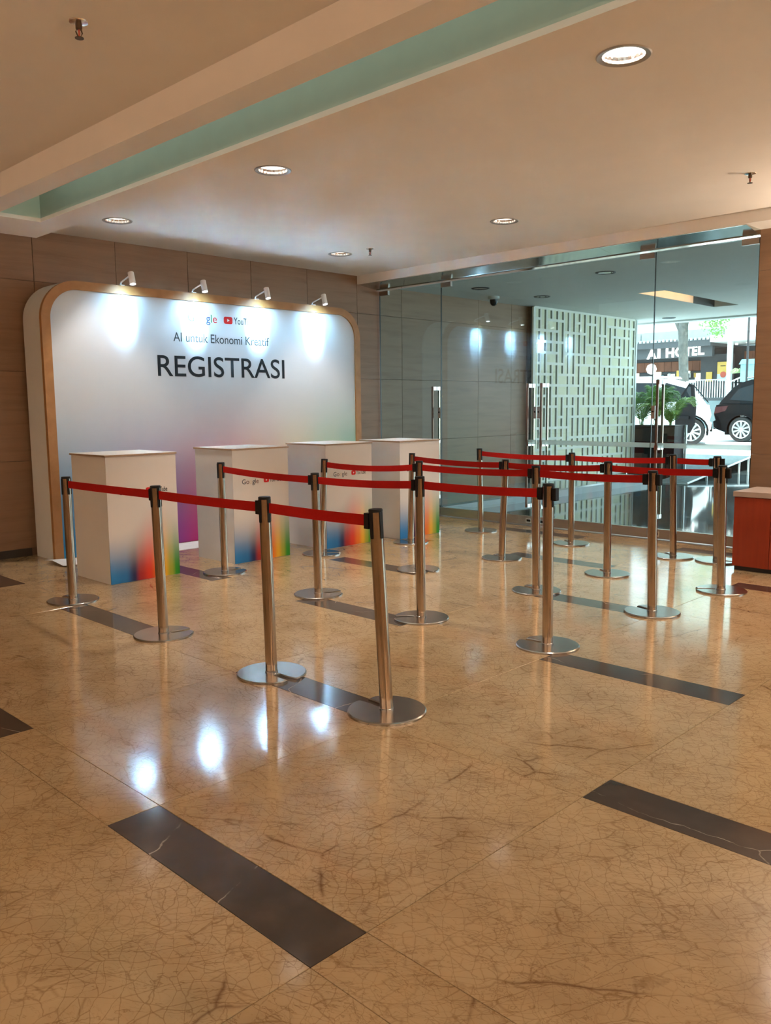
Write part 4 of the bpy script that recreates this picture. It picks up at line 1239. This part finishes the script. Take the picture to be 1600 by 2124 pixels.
# poster, notices, neon emblem
q = MB().box(1.1, 1.14, 2.02, 2.52, H(2.22), H(3.02)).build('poster_board', M['dark'], hb)
MB().box(1.085, 1.099, 2.05, 2.49, H(2.52), H(2.99)).build('poster_sheet', M['poster_y'], q)
MB().box(1.085, 1.099, 2.05, 2.49, H(2.25), H(2.52)).build('poster_sheet', M['poster_b'], q)
MB().lathe([(0.12, 0), (0.12, 0.006)], 20, Matrix.Translation((1.084, 2.25, H(2.50))) @ Matrix.Rotation(-PI / 2, 4, 'Y')).build('printed_disc', M['poster_r'], q)
MB().box(1.080, 1.084, 2.17, 2.37, H(2.82), H(2.85)).build('printed_line', M['ink'], q)
MB().box(1.2, 1.5, 2.0, 3.2, H(1.5), H(3.3)).build('side_wall', M['hotel_dark'], hb)
MB().box(1.15, 1.19, 2.72, 2.96, H(2.25), H(2.62)).build('notice', M['poster_y'], hb)
MB().box(1.15, 1.19, 3.85, 4.18, H(2.42), H(2.72)).build('notice', M['poster_y'], hb)
nb = MB().box(1.93, 1.955, 1.55, 1.90, H(2.35), H(2.95)).build('neon_backing', M['hotel_wood'], hb)
for s in (-1, 1):
    pts = []
    for k in range(25):
        a = 2 * PI * k / 24
        pts.append((1.90, 1.745 + s * (0.065 + 0.055 * math.cos(a)), H(2.64) + 0.21 * math.sin(a) + 0.05 * math.sin(2 * a)))
    MB().tube(pts, 0.018, 6, False).build('neon_tube', M['neon_on'], nb)
MB().tube([(1.9, 1.745, H(2.6)), (1.9, 1.72, H(2.85)), (1.9, 1.68, H(3.0))], 0.016, 6).build('neon_tube', M['neon_on'], nb)
# lit shop inside on the left
MB().box(1.9, 1.95, 3.3, 7.5, H(1.5), H(2.7)).build('shop_back', M['hotel_dark'], hb)
for y, w, z0, z1 in ((5.2, 0.35, 2.5, 2.72), (4.6, 0.3, 2.35, 2.62), (3.45, 0.28, 2.3, 2.62), (3.95, 0.25, 2.62, 2.72), (5.7, 0.2, 2.2, 2.45), (3.3, 0.2, 2.35, 2.55), (6.2, 0.4, 2.55, 2.7), (4.85, 0.16, 1.8, 2.3), (4.3, 0.2, 1.7, 2.2)):
    MB().box(1.86, 1.899, y, y + w, H(z0), H(z1)).build('lit_shelf', M['shop_on'], hb)
rs = random.Random(3)
for k in range(26):
    y = rs.uniform(3.3, 7.0); z = rs.choice((2.0, 2.25, 2.45))
    MB().box(1.80, 1.858, y, y + rs.uniform(.05, .14), H(z), H(z + rs.uniform(.08, .2))).build('shelf_goods', M[rs.choice(['poster_b', 'poster_r', 'hotel_white', 'kiosk', 'poster_y'])], hb)
q = MB().lathe([(0.02, -0.21), (0.145, -0.15), (0.205, 0), (0.145, 0.15), (0.02, 0.21)], 24).build('globe_lamp', M['globe_on'], hb, (0.2, 4.78, H(2.78)), smooth=80)
MB().tube([(0, 0, 0.20), (0, 0, 0.70)], 0.012, 6).build('cord', M['dark'], q)
for y, z in ((1.3, 3.5), (0.9, 3.45), (0.4, 3.42), (1.7, 3.44), (2.0, 3.4), (0.1, 3.46)):
    MB().lathe([(0.05, 0), (0.05, 0.05)], 12).build('canopy_lamp', M['globe_on'], hb, (0.9, y, H(z) + 0.15))
for y in (0.4, 0.75, 1.12):
    MB().box(1.4, 1.6, y - 0.03, y + 0.03, H(1.5), H(3.66)).build('door_post', M['hotel_wood'], hb)
MB().box(1.9, 1.95, 0.45, 0.72, H(1.5), H(3.2)).build('lit_doorway', M['shop_on'], hb)

# retaining wall with piers and railing
rw_ = MB().box(31.25, 31.55, 8, 24, RZ + 0.13, 1.50).build('retaining_wall', M['wall_blue']); tag(rw_, kind='structure')
for y in (12.9, 13.95, 14.9):
    MB().box(31.21, 31.25, y, y + 0.12, RZ + 0.14, 1.49).build('pier', M['kiosk'], rw_)
rl_ = thing('railing', 'railing of upright pale bars on the wall before the hotel', 'railing', (31.4, 13.12, 1.50))
for k in range(26):
    MB().box(-0.012, 0.012, 0.095 * k - 0.014, 0.095 * k + 0.014, 0.10, 0.78).build('baluster', M['rail_white'], rl_)
MB().box(-0.02, 0.02, -0.05, 2.45, 0.76, 0.80).build('top_rail', M['hotel_grey'], rl_)
MB().box(-0.02, 0.02, -0.05, 2.45, 0.0, 0.12).build('bottom_rail', M['hotel_dark'], rl_)
r2 = thing('stair_railing', 'sloping white stair railing beside the hotel terrace, left of the kiosk', 'railing', (31.13, 11.9, RZ))
for k in range(9):
    MB().box(-0.012, 0.012, 0.13 * k - 0.014, 0.13 * k + 0.014, 1.2, 2.25 - 0.055 * k).build('baluster', M['rail_white'], r2)
MB().tube([(0, -0.05, 2.28), (0, 1.1, 1.80)], 0.025, 8).build('hand_rail', M['rail_white'], r2)
k_ = thing('kiosk', 'teal grey street kiosk with louvred front behind the lamp pole', 'kiosk', (30.2, 10.6, RZ))
MB().box(0, 0.8, 0, 1.5, 0, 2.45).build('body', M['kiosk'], k_)
MB().prism([(-0.05, 2.45), (1.55, 2.45), (1.45, 2.62), (0.05, 2.62)], 0, -0.05, 0.85).build('roof', M['kiosk'], k_)
for z in range(7):
    MB().box(-0.02, 0.0, 0.15, 0.55, 1.3 + 0.12 * z, 1.36 + 0.12 * z).build('louvre', M['hotel_dark'], k_)
# pale leafy plant on the terrace
t = thing('terrace_plant', 'pale green leafy plant on the hotel terrace beside the kiosk', 'plant', (31.4, 12.55, 1.50))
MB().lathe([(0.12, 0), (0.16, 0.3)], 14).build('pot', M['hotel_dark'], t)
MB().tube([(0, 0, 0.25), (0, 0.03, 0.7), (0, 0, 1.05)], 0.02, 6).build('stem', M['bark'], t)
for k in range(14):
    a = 2 * PI * k / 14; l = 0.42
    d = Vector((math.cos(a), math.sin(a), 0)); s = Vector((-d.y, d.x, 0)) * 0.05; c = Vector((0, 0, 1.0 + 0.03 * (k % 3)))
    MB().add([c, c + d * l * .5 + s + Vector((0, 0, .12)), c + d * l + Vector((0, 0, -0.02)), c + d * l * .5 - s + Vector((0, 0, .12))], [(0, 1, 2), (0, 2, 3)]).build('leaf', M['brown_leaf'], t)
